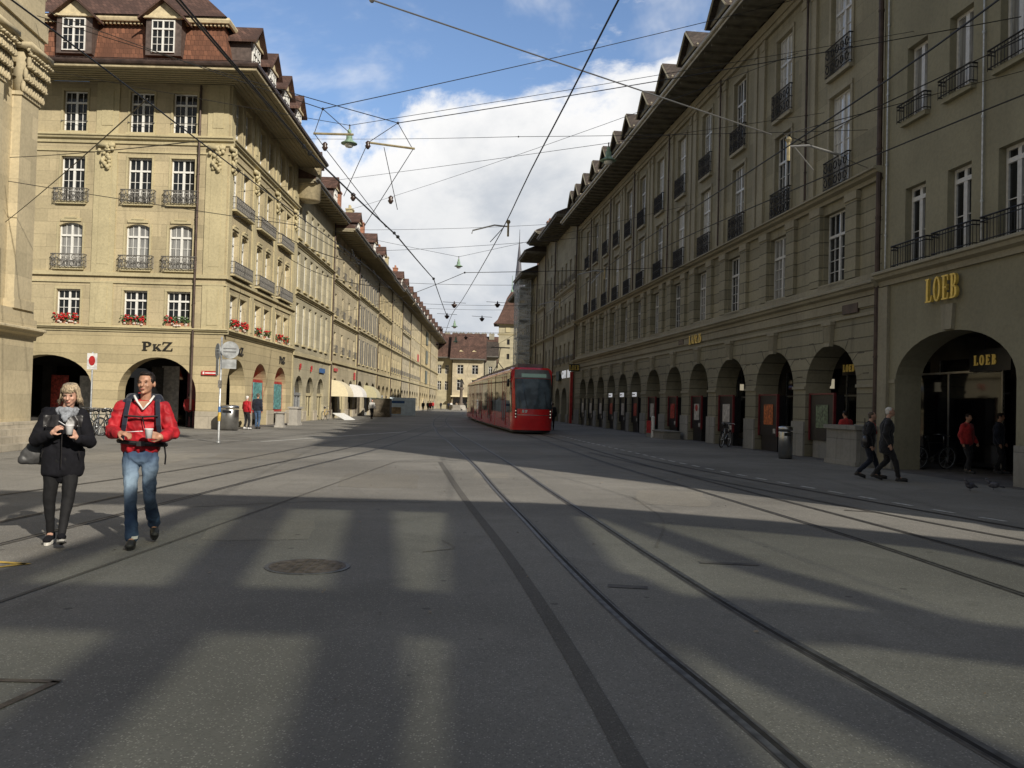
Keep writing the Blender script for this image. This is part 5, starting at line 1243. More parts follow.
far=[((-14.3,141,0),'blackc','blackc','dark-clothed walker left of the one in red, far down the street'),((-13.7,143,0),'greenc','blackc','dark green-jacketed walker close beside the distant red jacket'),((-13.2,142,0),'redj','blackc','small distant walker in a red jacket at the end of the left row'),((-14.9,165,0),'redc','navy','tiny walker in dark red behind the red-jacketed one'),((-15.0,185,0),'blackc','blackc','tiny dark figure at the far end, leftmost'),((-13.6,188,0),'navy','blackc','tiny figure in navy at the far square'),((-12.9,186,0),'whitec','blackc','tiny pale-topped figure at the far square'),((-9.4,182,0),'blackc','blackc','tiny dark figure right of the fountain'),((-8.4,181,0),'whitec','bluec','tiny pale-topped figure right of the fountain'),((-12.0,190,0),'beige','blackc','tiny figure in beige in front of the yellow house')]
for i,(l,t,p_,lb) in enumerate(far): person(lb,l,R(180*(i%2)),walker(1.68+.03*(i%4),.15,(-1)**i,.08,1.1,.85),dict(skin='skin',legs=p_,top=t,shoe='leath',hair='hairk'),.04,group='distant people down the street',far=True)
person('person in a red top standing inside the first arch of the long store',(10.75,28.0,0),R(200),walker(1.66,.05,1,.03,1.08,.9),dict(skin='skin',legs='scarf',top='redc',shoe='leath',hair='hairk'),.025,far=True)
person('person in a red jacket inside the wide arch of the corner store',(12.7,24.2,0),R(30),walker(1.66,.1,1,.03,1.1,.85),dict(skin='skin',legs='blackc',top='redc',shoe='leath',hair='hairk'),.02,far=True)
person('dark-clothed shopper behind the red jacket inside the wide arch',(13.7,24.4,0),R(60),walker(1.7,.1,-1,.03,1.1,.85),dict(skin='skin',legs='blackc',top='navy',shoe='leath',hair='hairk'),.02,far=True)
for i,(x,y,t,lb) in enumerate(((-15.8,44.3,'navy','shopper in navy inside the wide PKZ arch, right side'),(-16.3,44.9,'blackc','dark-clothed shopper deeper inside the wide PKZ arch'),(-16.2,43.8,'redc','shopper in dark red at the right edge of the wide PKZ arch'))): person(lb,(x,y,0),R(150+20*i),walker(1.7,.1,1,.03,1.08,.85),dict(skin='skin',legs='blackc',top=t,shoe='leath',hair='hairk'),.03,far=True,group='shoppers inside the wide arch')
person('dark-clothed person half hidden beside the tram, by the far arches',(2.62,55.5,0),R(180),walker(1.75,.1,1,.03,1.15,.85),dict(skin='skin',legs='blackc',top='blackc',shoe='leath',hair='hairk'),.03,far=True)
# ================================================================== canopy behind the camera whose beams shade the square
def build_canopy():
    Hc=9.0; off=Vector((-.583,.812))*(Hc/math.tan(R(29.3)))
    def U(x,y): return (x-off.x,y-off.y)
    r=empty('glass_canopy',(*U(0,4),0),0,'large steel and glass canopy over the near side of the square, shading the asphalt','canopy'); ox,oy=U(0,4)
    def bar(b,pts,w,z0=Hc-.3,z1=Hc):
        P=[Vector(U(*p))-Vector((ox,oy)) for p in pts]
        for i,(a,c) in enumerate(zip(P,P[1:])):
            d=(c-a).normalized(); n=Vector((d.y,-d.x))*(w/2); a=a-d*.02; c=c+d*.02
            b.prism_z([(a+n).to_tuple(),(c+n).to_tuple(),(c-n).to_tuple(),(a-n).to_tuple()],z0,z1)
    E0=[(-11,13.4),(-5,13.75),(.5,13.8),(3.6,12.3),(6.3,10.5),(9.5,8.2)]
    for e,w in ((E0,.95),([(-11,6.9),(-3,6.95),(2,7.1),(4.2,6.1),(8,4.2)],.85),([(-11,.6),(9,.6)],.9)):
        b=MB(); bar(b,e,w,Hc-.45,Hc-.02); b.obj('cross_beam','galv',r)
    for pts,w in (([(-2.3,13.8),(-1.1,5.8),(-.75,3),(.2,-6)],.42),([(-3.8,13.8),(-2.5,6.2),(-2.2,3),(-1.4,-6)],.42),([(1.2,13.5),(2.3,9.2),(3.6,6.0),(6,1)],.38),([(-7.2,13.6),(-6,6),(-5,-6)],.4),([(.75,8.6),(1.5,5.6),(2.3,3.6),(3.5,0)],.5),([(4.9,11.2),(7,6.2),(9,2)],.35),([(-9.6,13.5),(-8.6,5),(-8,-6)],.3),([(-4.55,13.7),(-4.45,-6)],.25)):
        b=MB(); bar(b,pts,w,Hc-.30,Hc-.05); b.obj('rafter','galv',r)
    b=MB(); P=[U(*p) for p in ((-1.0,13.5),(.75,13.5),(.95,7),(1.0,3),(1.2,-6),(.1,-6),(-.3,3),(-.55,7))]; b.prism_z([(x-ox,y-oy) for x,y in P],Hc-.2,Hc-.06); b.obj('solid_roof_strip','galv',r)
    b=MB(); P=[U(*p) for p in ((-4.5,-6),(9.5,-6),(9.5,8.2),(6.3,10.5),(3.6,12.3),(.5,13.8),(-4.5,13.75))]; b.face(*[(x-ox,y-oy,Hc+.05) for x,y in P]); b.obj('glass_roof','canopyglass',r)
    for p in ((-8.6,.6),(-2,.6),(5.5,.6)):
        x,y=U(*p); b=MB(); b.lathe([(.25,0),(.18,.1),(.16,Hc-.5)],14,(x-ox,y-oy,0)); b.obj('column','galv',r)
build_canopy()

# ================================================================== tram
def build_tram():
    r=empty('tram',(1.2,46.6,0),R(7.0),'long low red articulated tram with tinted glass sides and a big dark windscreen','tram')
    hw=1.15; Z=[.22,.4,.8,1.2,1.38,1.7,2.2,2.7,3.0,3.3,3.5,3.62]
    def off(z): return .05 if z<.5 else (0 if z<1.3 else (z-1.3)**1.35*.30)
    def S(ph,z,o=0.0):
        k=1.0 if z<3.3 else (.97 if z<3.55 else .88)
        sx=math.copysign(abs(math.sin(ph))**.62,math.sin(ph)); c=abs(math.cos(ph))**.75
        return ((hw+o)*k*sx,off(z)+1.15*(1-c)-o*c+(.12 if z>3.5 else 0),z)
    def patch(b,a0,a1,zs,o,n=10):
        P=[[b.p(*S(R(a0+(a1-a0)*i/n),z,o)) for i in range(n+1)] for z in zs]
        for u,v in zip(P,P[1:]):
            for i in range(n): b.idx([u[i],u[i+1],v[i+1],v[i]])
    b=MB(); patch(b,-90,90,Z,0,28); b.obj('front_shell','redtram',r,True)
    zz=[1.34,1.5,1.8,2.2,2.6,3.0,3.02]
    b=MB(); patch(b,-47,64,[1.36,1.6,2.0,2.4,2.8,3.0],.02,18); b.obj('windscreen','wscreen',r,True)
    b=MB(); patch(b,-47,64,[3.02,3.2,3.4,3.5],.021,16); q=b.obj('destination_display','tgrey',r,True)
    b=MB(); patch(b,-20,30,[3.08,3.28],.032,8); b.obj('display_panel','displ',q,True)
    for a0,a1 in ((-89,-68),(72,89)):
        b=MB(); patch(b,a0,a1,[1.15,1.6,2.2,2.8,3.35],.018,6); b.obj('corner_window','tglass',r,True)
    b=MB(); patch(b,-90,90,[.10,.24],-.06,24); b.obj('skirt','black',r,True)
    for s in(-1,1):
        cl=MB(); patch(cl,s*44-4,s*44+4,[.86,1.0,1.15,1.36],.022,4); h=cl.obj('headlight_cluster','black',r,True)
        for z in (.92,1.08,1.25):
            x,y,_=S(R(s*44),z,.03); b=MB(); b.ell((x,y,z),(.032,.02,.032),8,6); b.obj('headlight','lamph',h,True)
    b=MB(); x,y,_=S(R(-12),1.12,.02)
    for i in range(3):
        b.box(-.62+i*.17,S(R(-18),1.2,.02)[1]-.01,1.16,-.62+i*.17+.11,S(R(-18),1.2,.02)[1]+.03,1.30)
    b.obj('fleet_number','white',r)
    b=MB(); patch(b,-38,44,[1.02,1.045],.012,12); b.obj('chrome_strip','stain',r)
    b=MB(); b.tube([S(R(-8),1.38,.05),S(R(-14),2.3,.06)],.014,5); b.tube([S(R(26),1.38,.05),S(R(20),2.3,.06)],.014,5); b.obj('wiper','black',r)
    # modules
    J=[1.15,9.0,16.6,22.4,28.2,34.0,41.5]; bend=lambda t:.0012*max(0,t-8)**2*.5
    for i,(a,c) in enumerate(zip(J,J[1:])):
        x=bend((a+c)/2); gap=.16 if i else 0
        T=Tr(x,0,0); A=a+gap; C=c-.16
        b=MB(T)
        prof=[(-hw,.24),(-hw,1.12),(-hw+.02,1.13),(-hw+.02,3.34),(-hw,3.35),(-hw+.06,3.5),(-hw+.25,3.62),(hw-.25,3.62),(hw-.06,3.5),(hw,3.35),(hw-.02,3.34),(hw-.02,1.13),(hw,1.12),(hw,.24)]
        b.prism_y(prof,A,C); bd=b.obj('body_module','redtram',r)
        for s in (-1,1):
            n=max(2,int((C-A)/1.9))
            for k in range(n):
                y0=A+.06+(C-A-.12)*k/n; y1=A+.06+(C-A-.12)*(k+1)/n-.05; door=(k%3==1)
                b=MB(T); xx=s*(hw-.015); b.box(xx,y0,.42 if door else 1.14,xx+s*.03,y1,3.33); w=b.obj('door' if door else 'side_window','tglass',bd)
                if door:
                    b=MB(T); ym=(y0+y1)/2; xx=s*(hw+.02)
                    for y in (y0,ym-.02,y1-.05): b.box(xx,y,.4,xx+s*.012,y+.05,3.2)
                    b.box(xx,y0,.4,xx+s*.01,y1,.62); b.obj('door_frame','redtram',w)
        b=MB(T); b.box(-hw+.08,A,.12,hw-.08,C,.25); b.obj('skirt','black',r)
        b=MB(T); b.box(-.7,A+.6,3.6,.7,C-.6,3.85); b.obj('roof_equipment','tgrey',r)
        if i<5: b=MB(T); b.box(-hw+.09,C-.02,.3,hw-.09,C+.34,3.5); b.obj('bellows','black',r)
        if i%2==0:
            for s in (-1,1):
                for y in (A+1.6,A+3.2):
                    b=MB(T@Matrix.Translation((s*.5,y,.29))@Matrix.Rotation(R(90),4,'Y')); b.lathe([(.29,-.06),(.31,.0),(.29,.06)],16); b.obj('wheel','steel',r)
    x=bend(18)
    b=MB(); b.tube([(x-.5,18,3.9),(x,19.1,4.7),(x,18,5.75)],.03,6); b.tube([(x+.5,18,3.9),(x,19.1,4.7)],.03,6); b.box(x-.7,17.9,5.72,x+.7,18.1,5.8); b.obj('pantograph','ironG',r)
    b=MB(); b.rc((-1.3,.9,2.9),(-1.32,.85,2.6),.07,.07,8); b.tube([(-1.1,1.0,3.1),(-1.3,.9,2.9)],.02,5); b.obj('wing_mirror','black',r,True)
build_tram()

# ================================================================== wires
def wire(pts,label,r=.011,m='wire',sag=0,name='overhead_wire',cat='overhead wire',parent=None,group='overhead wires across the street'):
    P=[]
    for a,c in zip(pts,pts[1:]):
        a=Vector(a); c=Vector(c); n=8 if sag else 1; Lh=(c-a).length
        for i in range(n): t=i/n; P.append(a.lerp(c,t)-Vector((0,0,sag*Lh*4*t*(1-t))))
    P.append(Vector(pts[-1])); b=MB(); b.tube(P,r,5)
    # sleeves at the joints
    for q in pts[1:-1]: b.ell(q,(r*3.2,)*3,6,5)
    o=b.obj(name,m)
    return tag(o,label,cat,group)
def contact(key,h,label,y1=200,y0=-6,r=.012):
    P=[(x,y,h) for x,y in TR[key] if y0<=y<=y1][::3]; b=MB(); b.tube(P,r,5)
    tag(b.obj('contact_wire','wire'),label,'contact wire','contact wires over the tracks')
contact('c',6.0,'bold contact wire over the middle rails, steepest dark line crossing the sky')
contact('r',6.05,'contact wire over the right-hand rails, sloping across the store facade')
contact('b',6.1,'contact wire over the branch rails, lowest long line across the corner store',30)
contact('l',6.0,'contact wire over the left rails, running down across the corner house',60)
A1=(-5.01,22.04,9.0); A2=(-3.22,23.01,9.0)
wire([(-15.3,27.9,13.9),A1,(10.25,32.69,17.2)],'span wire from the church through the left triangle joint to the store eaves',.012,sag=.004)
wire([(-15.34,27.3,13.5),A2,(11.6,20.0,10.9)],'span wire from the church through the right trapezoid joint, ending on the corner store',.012,sag=.004)
wire([(-13.5,.5,6.9),(-1.8,10.33,6.4),(4.3,14.7,6.3)],'bright pull-off wire descending from the top of the sky to the bracket on the right',.011,'wirel')
wire([(-14.3,50.0,16.6),(0,32,11.5),(10.85,26.83,10.4)],'nearly level thin wire behind the hanging lamp',.010,sag=.003)
wire([(-14.7,68.0,16.0),(10.3,32.0,14.9)],'thin wire rising to the right across the lower clouds',.011,sag=.006)
wire([(-15.0,78.6,17.0),(5.8,74.1,17.3)],'thin level wire high over the street behind the trapezoid',.016,sag=.008)
wire([(-15.0,77.4,14.8),(6.5,67.7,14.9)],'second thin level wire below the high one',.016,sag=.008)
for i,(y,h,t) in enumerate(((84,13.2,'with two small insulators'),(96,12.6,'farther along the roofs'),(110,13.6,'just right of the domed roof'),(126,12.0,'above the far left roofs'),(142,13.4,'over the middle distance'),(160,12.2,'in front of the gate tower'),(180,13.2,'nearest the far square'))):
    X=13.74-.1066*y if y<110 else 2.2
    wire([(-14.2-.025*(y-42),y,h),(X,y-3,h-.3)],'distant sagging span wire over the street '+t,.018,sag=.012)
wire([(-14.9,75,9.2),(-6.9,50,7.4),(-2.2,38,7.3),(8.9,44,8.8)],'crooked span wire holding the far contact wires',.014,sag=.003)
wire([(-14.2,46,11.5),(-5.4,30,6.3),(-4.9,26,6.1)],'curved cable arm across the corner house front, upper one',.018,sag=.02)
wire([(-14.4,54,10.5),(-5.2,36,6.3),(-4.9,30,6.1)],'curved cable arm across the corner house, lower one',.018,sag=.02)
wire([(-15.24,25.95,8.6),(-6.0,16,6.3)],'upper wire anchored on the church pilaster',.011,sag=.003)
wire([(-15.23,25.9,7.87),(-6.9,27,7.0),(-5.4,30,6.4)],'middle wire anchored on the church pilaster',.011,sag=.003)
wire([(-15.22,25.81,6.62),(-5.6,13,6.05)],'lowest wire anchored on the church pilaster',.011,sag=.003)
wire([(-6.2,3,7.5),(-4.6,9.7,6.9),(-3.9,16.2,6.2),(-3.2,23.5,6.05),(-2.9,31,6.0),(-3.4,44,6.0)],'thick double feeder cable running down beside the left eaves',.016,sag=.002)
wire([(-6.35,3,7.6),(-4.75,9.7,7.0),(-4.02,16.2,6.32),(-3.3,23.5,6.15),(-3.0,31,6.1)],'thin companion cable next to the thick feeder',.014,sag=.002)
wire([(14.5,2,8.5),(8.5,11,7.5),(4.9,15.3,6.3)],'upper guy wire across the first-floor windows of the corner store',.010)
wire([(13.0,6,9.3),(11.6,19.5,9.5),(4.6,15,6.4)],'stay wire between the bracket and the corner store wall',.008)
wire([(10.85,26.8,9.2),(4.75,15.1,6.4)],'short stay wire from the bracket to the downpipe',.009)
# hangers: the triangle and trapezoid frames
def frame(name,label,loc,tubes,bars,ins):
    r=empty(name,loc,0,label,'wire suspension','suspension frames hanging from the span wires'); o=Vector(loc)
    b=MB()
    for q in tubes: b.tube([Vector(p)-o for p in q],.010,5)
    b.obj('hanger_wire','wire',r); b=MB()
    for q in bars: b.tube([Vector(p)-o for p in q],.030,6)
    b.obj('spreader_bar','bar',r)
    for p in ins: b=MB(); v=Vector(p)-o; b.lathe([(.02,.1),(.07,.05),(.05,.0),(.08,-.04),(.03,-.12)],8,v); b.obj('insulator','insul',r,True)
# frames sit at the depth of their joints
frame('wire_triangle','triangular wire hanger with a brass spreader bar, left of the hanging lamp',A1,
  [(A1,(-5.2,22.0,8.35)),(A1,(-4.25,22.0,8.35)),((-5.2,22,8.35),(-4.85,21.7,7.9)),((-4.85,21.7,7.9),(-3.6,24,6.4))],[((-5.22,22,8.35),(-4.2,22,8.35))],[(-4.85,21.7,7.95)])
frame('wire_trapezoid','trapezoid wire hanger with a slanting brass bar, right of the hanging lamp',A2,
  [(A2,(-4.0,23,8.45)),(A2,(-2.8,23,8.3)),((-4.0,23,8.45),(-4.6,23,7.0)),((-2.8,23,8.3),(-4.1,23.4,6.3)),((-3.6,23.2,8.4),(-3.3,24,6.9))],[((-3.95,23,8.45),(-2.75,23,8.32))],[(-4.0,23,8.4),(-3.35,23,6.95),(-4.35,23,7.0)])
def bracket(loc,label,s=1,rz=0):
    r=empty('wire_bracket',loc,rz,label,'wire bracket','registration arms on the contact wires')
    b=MB(); b.tube([(0,0,0),(.35*s,0,.03),(.9*s,0,-.12),(.92*s,0,-.2)],.02,6); b.obj('arm','wirel',r); b=MB(); b.tube([(0,0,.12),(0,0,-.25)],.03,6); b.lathe([(.03,-.05),(.06,0),(.03,.05)],8,(0,0,.12)); b.obj('clamp','bar',r)
    b=MB(); b.tube([(.1*s,0,0),(.45*s,.02,-.4)],.012,5); b.obj('stay','wirel',r)
bracket((4.72,15.1,6.22),'bright curved registration arm in front of the store, nearest the camera'); bracket((3.0,29,6.1),'registration arm over the right rails, middle distance',-1); bracket((-.2,22,6.1),'registration arm over the middle rails',-1); bracket((2.0,38,6.1),'farther small registration arm before the store arches',-1)
for i,(x,y,h) in enumerate(((-5.0,60,6.6),(-4.0,52,6.7),(-3.1,45,6.6),(-1.9,52,6.6),(-.9,47,6.9),(-3.6,66,6.5),(-7,80,6.9))):
    r=empty('hanging_insulator',(x,y,h),0,'small dark '+('insulator hanging over the rails','wire clamp above the far rails','insulator nearest the tram roof')[i%3]+', '+('lowest left','second from left','third from left','over the tram front','right of the others','beside the far lamp','farthest one')[i],'insulator','insulators on the far wires')
    b=MB(); b.lathe([(.02,.25),(.05,.12),(.16,.08),(.12,.0),(.05,-.1)],8); b.obj('body','insul',r,True); b=MB(); b.tube([(-.6,0,.2),(.6,0,.16)],.012,5); b.obj('clamp_bar','wire',r)
def street_lamp(loc,label,s=1.0,anchor=None):
    r=empty('street_lamp',loc,0,label,'hanging lamp','green lamps hanging on wires over the street')
    b=MB(); b.lathe([(.03*s,.62*s),(.07*s,.6*s),(.09*s,.5*s),(.07*s,.44*s),(.13*s,.38*s),(.14*s,.16*s),(.22*s,.08*s),(.36*s,.0),(.36*s,-.03*s),(.2*s,-.03*s)],18); b.obj('lamp_hood','copper',r,True)
    b=MB(); b.lathe([(.19*s,-.02*s),(.2*s,-.08*s),(.15*s,-.17*s),(.03*s,-.21*s)],16); b.obj('lamp_glass','milk',r,True)
    b=MB(); b.tube([(0,0,.6*s),(0,0,.8*s)],.02,5); b.obj('hanger','ironG',r)
street_lamp((-4.5,23.0,8.42),'large green and white lamp hanging beside the left wire triangle',.6)
wire([(-15.3,27.9,12),(-4.5,23,8.9),(11.2,24.5,12.5)],'support wire of the large green lamp',.008,sag=.002)
street_lamp((2.72,26.0,9.0),'green lamp hanging in front of the eaves of the store',.66)
wire([(-14.2,44,12),(2.72,26,9.52),(10.6,30,12)],'support wire of the lamp before the store eaves',.008,sag=.002)
street_lamp((-2.9,44.5,8.6),'small green lamp hanging in the middle of the sky',.6)
wire([(-14.3,50,12),(-2.9,44.5,9.08),(9.0,44,12)],'support wire of the small mid-street lamp',.009,sag=.002)
street_lamp((-5.2,76.6,8.3),'tiny lamp hanging over the far end of the street',.8)
street_lamp((-6.6,100,8.6),'tiniest lamp, hanging lowest above the far houses',.9)

# ================================================================== sign post, bins, bollards, planters
def build_pole():
    r=empty('sign_post',(-10.02,29.9,0),0,'galvanised post carrying the grey backs of round traffic signs','sign post')
    b=MB(); b.lathe([(.045,0),(.04,.1),(.035,3.65)],10); b.lathe([(.07,0),(.07,.05)],10); b.obj('post','galv',r,True)
    def disc(x,y,z,rad,nm,a):
        T=Matrix.Translation((x,y,z))@Matrix.Rotation(R(a),4,'Z')@Matrix.Rotation(R(90),4,'X'); b=MB(T); b.lathe([(rad,-.012),(rad,.012)],28); b.obj(nm,'signback',r)
        b=MB(T); b.box(-rad*.7,.04,.012,rad*.7,.07,.03); b.box(-rad*.7,-.07,.012,rad*.7,-.04,.03); b.obj('sign_rail','stain',r)
    disc(.3,-.02,3.2,.30,'round_sign',12); disc(-.16,.1,3.15,.28,'round_sign',-55)
    b=MB(Tr(.28,-.02,2.72)@Matrix.Rotation(R(12),4,'Z')); b.box(-.24,-.01,-.16,.24,.01,.16); b.obj('supplementary_plate','signback',r)
    b=MB(Tr(-.16,.1,2.6)@Matrix.Rotation(R(-60),4,'Z')); b.box(-.2,-.01,-.28,.2,.01,.28); b.obj('supplementary_plate','signback',r)
    b=MB(); b.lathe([(.05,.75),(.052,.95),(.05,1.05)],10); b.obj('yellow_sticker_band','painty',r); b=MB(); b.lathe([(.049,1.06),(.051,1.25)],10); b.obj('blue_sticker_band','bannerb',r)
    b=MB(); b.box(-.06,-.08,1.9,.06,-.03,2.15); b.obj('control_box','ironG',r)
build_pole()
r=empty('stop_sign_post',(-16.9,35.0,0),0,'slim post with a small white sign bearing a red oval beside the left arch','sign post')
b=MB(); b.lathe([(.04,0),(.035,3.25)],8); b.obj('post','galv',r); b=MB(); b.box(-.2,-.05,2.55,.2,-.03,3.2); s=b.obj('sign_plate','whitec',r)
b=MB(Tr(0,-.056,2.9)@Matrix.Scale(1.5,4,(0,0,1))@Matrix.Rotation(R(90),4,'X')); b.lathe([(.13,-.003),(.13,.003)],20); b.obj('red_oval','redp',s)
def bin_(loc,label,rad,h):
    r=empty('waste_bin',loc,0,label,'waste bin','steel waste bins'); b=MB(); b.lathe([(rad,.04),(rad,h*.82),(rad*.98,h*.83)],24); b.obj('body','stain',r,True)
    b=MB(); b.lathe([(rad*.9,0),(rad*.9,.05)],20); b.obj('base','black',r); b=MB(); b.lathe([(rad*1.02,h*.86),(rad*1.02,h*.97),(rad*.6,h),(.02,h)],24); b.obj('lid','stain',r,True)
    b=MB(); b.box(-rad*.5,-rad*1.03,h*.7,rad*.5,-rad*.9,h*.8); b.obj('slot','black',r)
bin_((-13.35,41.3,0),'broad cylindrical steel waste bin in front of the first street-side PKZ arch',.42,1.2); bin_((9.25,29.3,0),'slim steel waste bin before the second arch of the long store',.23,1.1)
def block(name,loc,sz,label,m='concrete',rz=RA):
    r=empty(name,loc,rz,label,'stone block','stone blocks along the pavements'); b=MB(); w,d,h=sz
    b.box(-w/2,-d/2,0,w/2,d/2,h*.12); b.obj('foot',m,r); b=MB(); b.box(-w/2+.05,-d/2+.05,h*.12,w/2-.05,d/2-.05,h*.9); b.obj('body',m,r); b=MB(); b.box(-w/2-.02,-d/2-.02,h*.9,w/2+.02,d/2+.02,h); b.obj('cap',m,r)
p=RS(.85); block('stone_pedestal',(p[0]-.35,p[1],0),(2.0,.9,1.22),'large moulded stone pedestal beside the downpipe, behind the elderly couple','plinthR')
p=RS(18.2+2.2); block('stone_ramp',(p[0]-.75,p[1],0),(3.4,1.0,.42),'low sloping stone block in front of the arches, middle of the store','plinthR')
block('stone_bollard_block',(-12.9,52.0,0),(1.1,.6,1.1),'pale stone block beside the second house shop doors','concrete',R(90)); block('stone_bollard_block',(-12.6,47.5,0),(.5,.5,.85),'pale tapering stone figure block beside the street-side pair','concrete',0)
r=empty('striped_bollard',(7.6,46.6,0),0,'red and white post standing on the low stone block before the arches','bollard')
b=MB(); b.lathe([(.1,0),(.1,1.1),(.04,1.15)],10); b.obj('post','white',r); b=MB(); b.box(-.34,-.05,.25,-.12,.02,.9); b.obj('red_panel','redp',r)
# display cabinets in the arches
POST=['posto','postg','poster','postr','poster','postr','poster','postr','postg','poster','poster']
AR=list(zip(SC,SW))
pl=['filled with a green lit niche, in the first arch from the pipe','with an orange poster, in the second arch','behind the parked bicycle, in the third arch','with a pale portrait poster, in the fourth arch','with a reddish poster, in the fifth arch','with a pale poster, in the sixth arch','with a small white sign, nearest the striped post','with a small white sign, second beyond the striped post','with a small white sign, third beyond the striped post','in the third arch from the far end of the store','in the second arch from the far end of the store','in the last arch of the store']
for i,(s,w) in enumerate(AR):
    W=1.75 if i<3 else 1.5; p=RS(s+w/2-W/2-.14); n=Vector((1,.1066,0)).normalized(); q=Vector(p)+n*.14
    r=empty('display_cabinet',(q.x,q.y,0),RA,'dark display cabinet '+pl[i],'display cabinet','display cabinets in the store arches')
    b=MB(); b.box(-W/2,0,.62,W/2,.35,2.2); b.obj('case','black',r)
    b=MB(); b.box(-W/2-.06,-.05,.6,-W/2,.04,2.26); b.box(W/2,-.05,.6,W/2+.06,.04,2.26); b.box(-W/2,-.04,2.202,W/2,.04,2.25); b.obj('frame','maroon' if i<6 else 'black',r)
    b=MB(); b.box(-W*.24,-.02,1.05,W*.26,-.003,1.85); b.obj('poster',['postg','posto','poster','poster','postr','poster','postr','poster','postr','poster','poster','poster'][i],r)
    if i in (3,4): b=MB(); b.ell((0.02,-.03,1.65),(.2,.01,.17),12,8); b.obj('poster_emblem','redp',r)
    b=MB(); b.box(-W/2+.1,.05,0,W/2-.1,.3,.62); b.obj('pedestal','plinthR' if i==0 else 'black',r)
    if 5<i<9+0 : b=MB(); b.box(-.5,-.10,2.28,.5,-.055,2.56); g_=b.obj('white_sign','signw',r); b=MB(); b.box(-.3,-.11,2.39,.25,-.102,2.45); b.prism_y([(-.3,2.33),(-.3,2.51),(-.42,2.42)],-.11,-.102); b.obj('arrow','blackl',g_)
    b=MB(); b.box(W/2-.35,-.03,.72,W/2-.15,-.005,.9); b.obj('white_sticker','poster',r)
for s,l in ((1.3,'red panel standing in the first arch next to the stone pedestal'),(5.95,'red panel at the near side of the second arch')):
    p=RS(s+.35); b=MB(); q=Vector(p)+Vector((.45,0,0)); e=empty('red_panel',(q.x,q.y,0),RA,l,'advertising panel'); b.box(-.2,-.05,.0,.2,.05,.9); b.obj('stand','black',e); b=MB(); b.box(-.22,-.06,.9,.22,.06,2.9); b.obj('board','maroon',e)
p=RS(4.6-.8); 
r=empty('wall_lantern',(Vector(RS(5.2))+Vector((1.0,0,2.45))).to_tuple(),0,'small lit box lantern hanging inside the first arch','lantern'); b=MB(); b.box(-.08,-.08,0,.08,.08,.34); b.obj('lamp_glass','lampw',r); b=MB(); b.box(-.1,-.1,.34,.1,.1,.38); b.box(-.1,-.1,-.04,.1,.1,0); b.tube([(0,0,.38),(0,0,1.3)],.02,5); b.obj('lamp_frame','black',r)
r=empty('wall_lantern',(Vector(RS(13.9))+Vector((1.0,0,2.5))).to_tuple(),0,'small lit box lantern hanging inside the third arch','lantern'); b=MB(); b.box(-.07,-.07,0,.07,.07,.28); b.obj('lamp_glass','lampw',r); b=MB(); b.box(-.09,-.09,.28,.09,.09,.32); b.tube([(0,0,.32),(0,0,1.5)],.02,5); b.obj('lamp_frame','black',r)
# hoarding, container, leaning ladder, cafe bits
r=empty('hoarding',(-13.7,98.0,0),R(22),'pale blue printed hoarding board on the pavement behind the strolling pair','hoarding')
b=MB(); b.box(0,0,0,3.0,.25,2.0); b.obj('board','banner',r); b=MB(); b.box(.2,-.02,1.35,1.7,-.004,1.62); b.obj('blue_print','bannerb',r); b=MB(); b.box(.2,-.02,.15,1.3,-.004,.9); b.obj('tan_print','bannert',r)
r=empty('wooden_shed',(-13.6,84.5,0),R(5),'brown boarded shed standing below the olive awning','shed'); b=MB(); b.box(0,0,0,1.8,3.5,1.75); b.obj('wall','wood',r); b=MB(); b.box(-.05,-.05,1.75,1.85,3.55,1.82); b.obj('roof','greenc',r)
r=empty('folding_board',(-13.3,68.5,0),R(70),'white board lying against the pavement edge below the cream awning','board'); b=MB(); b.prism_x([(-.3,0),(-.22,0),(.9,.5),(.82,.52)],0,1.6); b.obj('panel','white',r); b=MB(); b.prism_x([(.88,0),(.93,0),(.9,.5),(.86,.5)],.2,.3); b.obj('prop','wood',r)

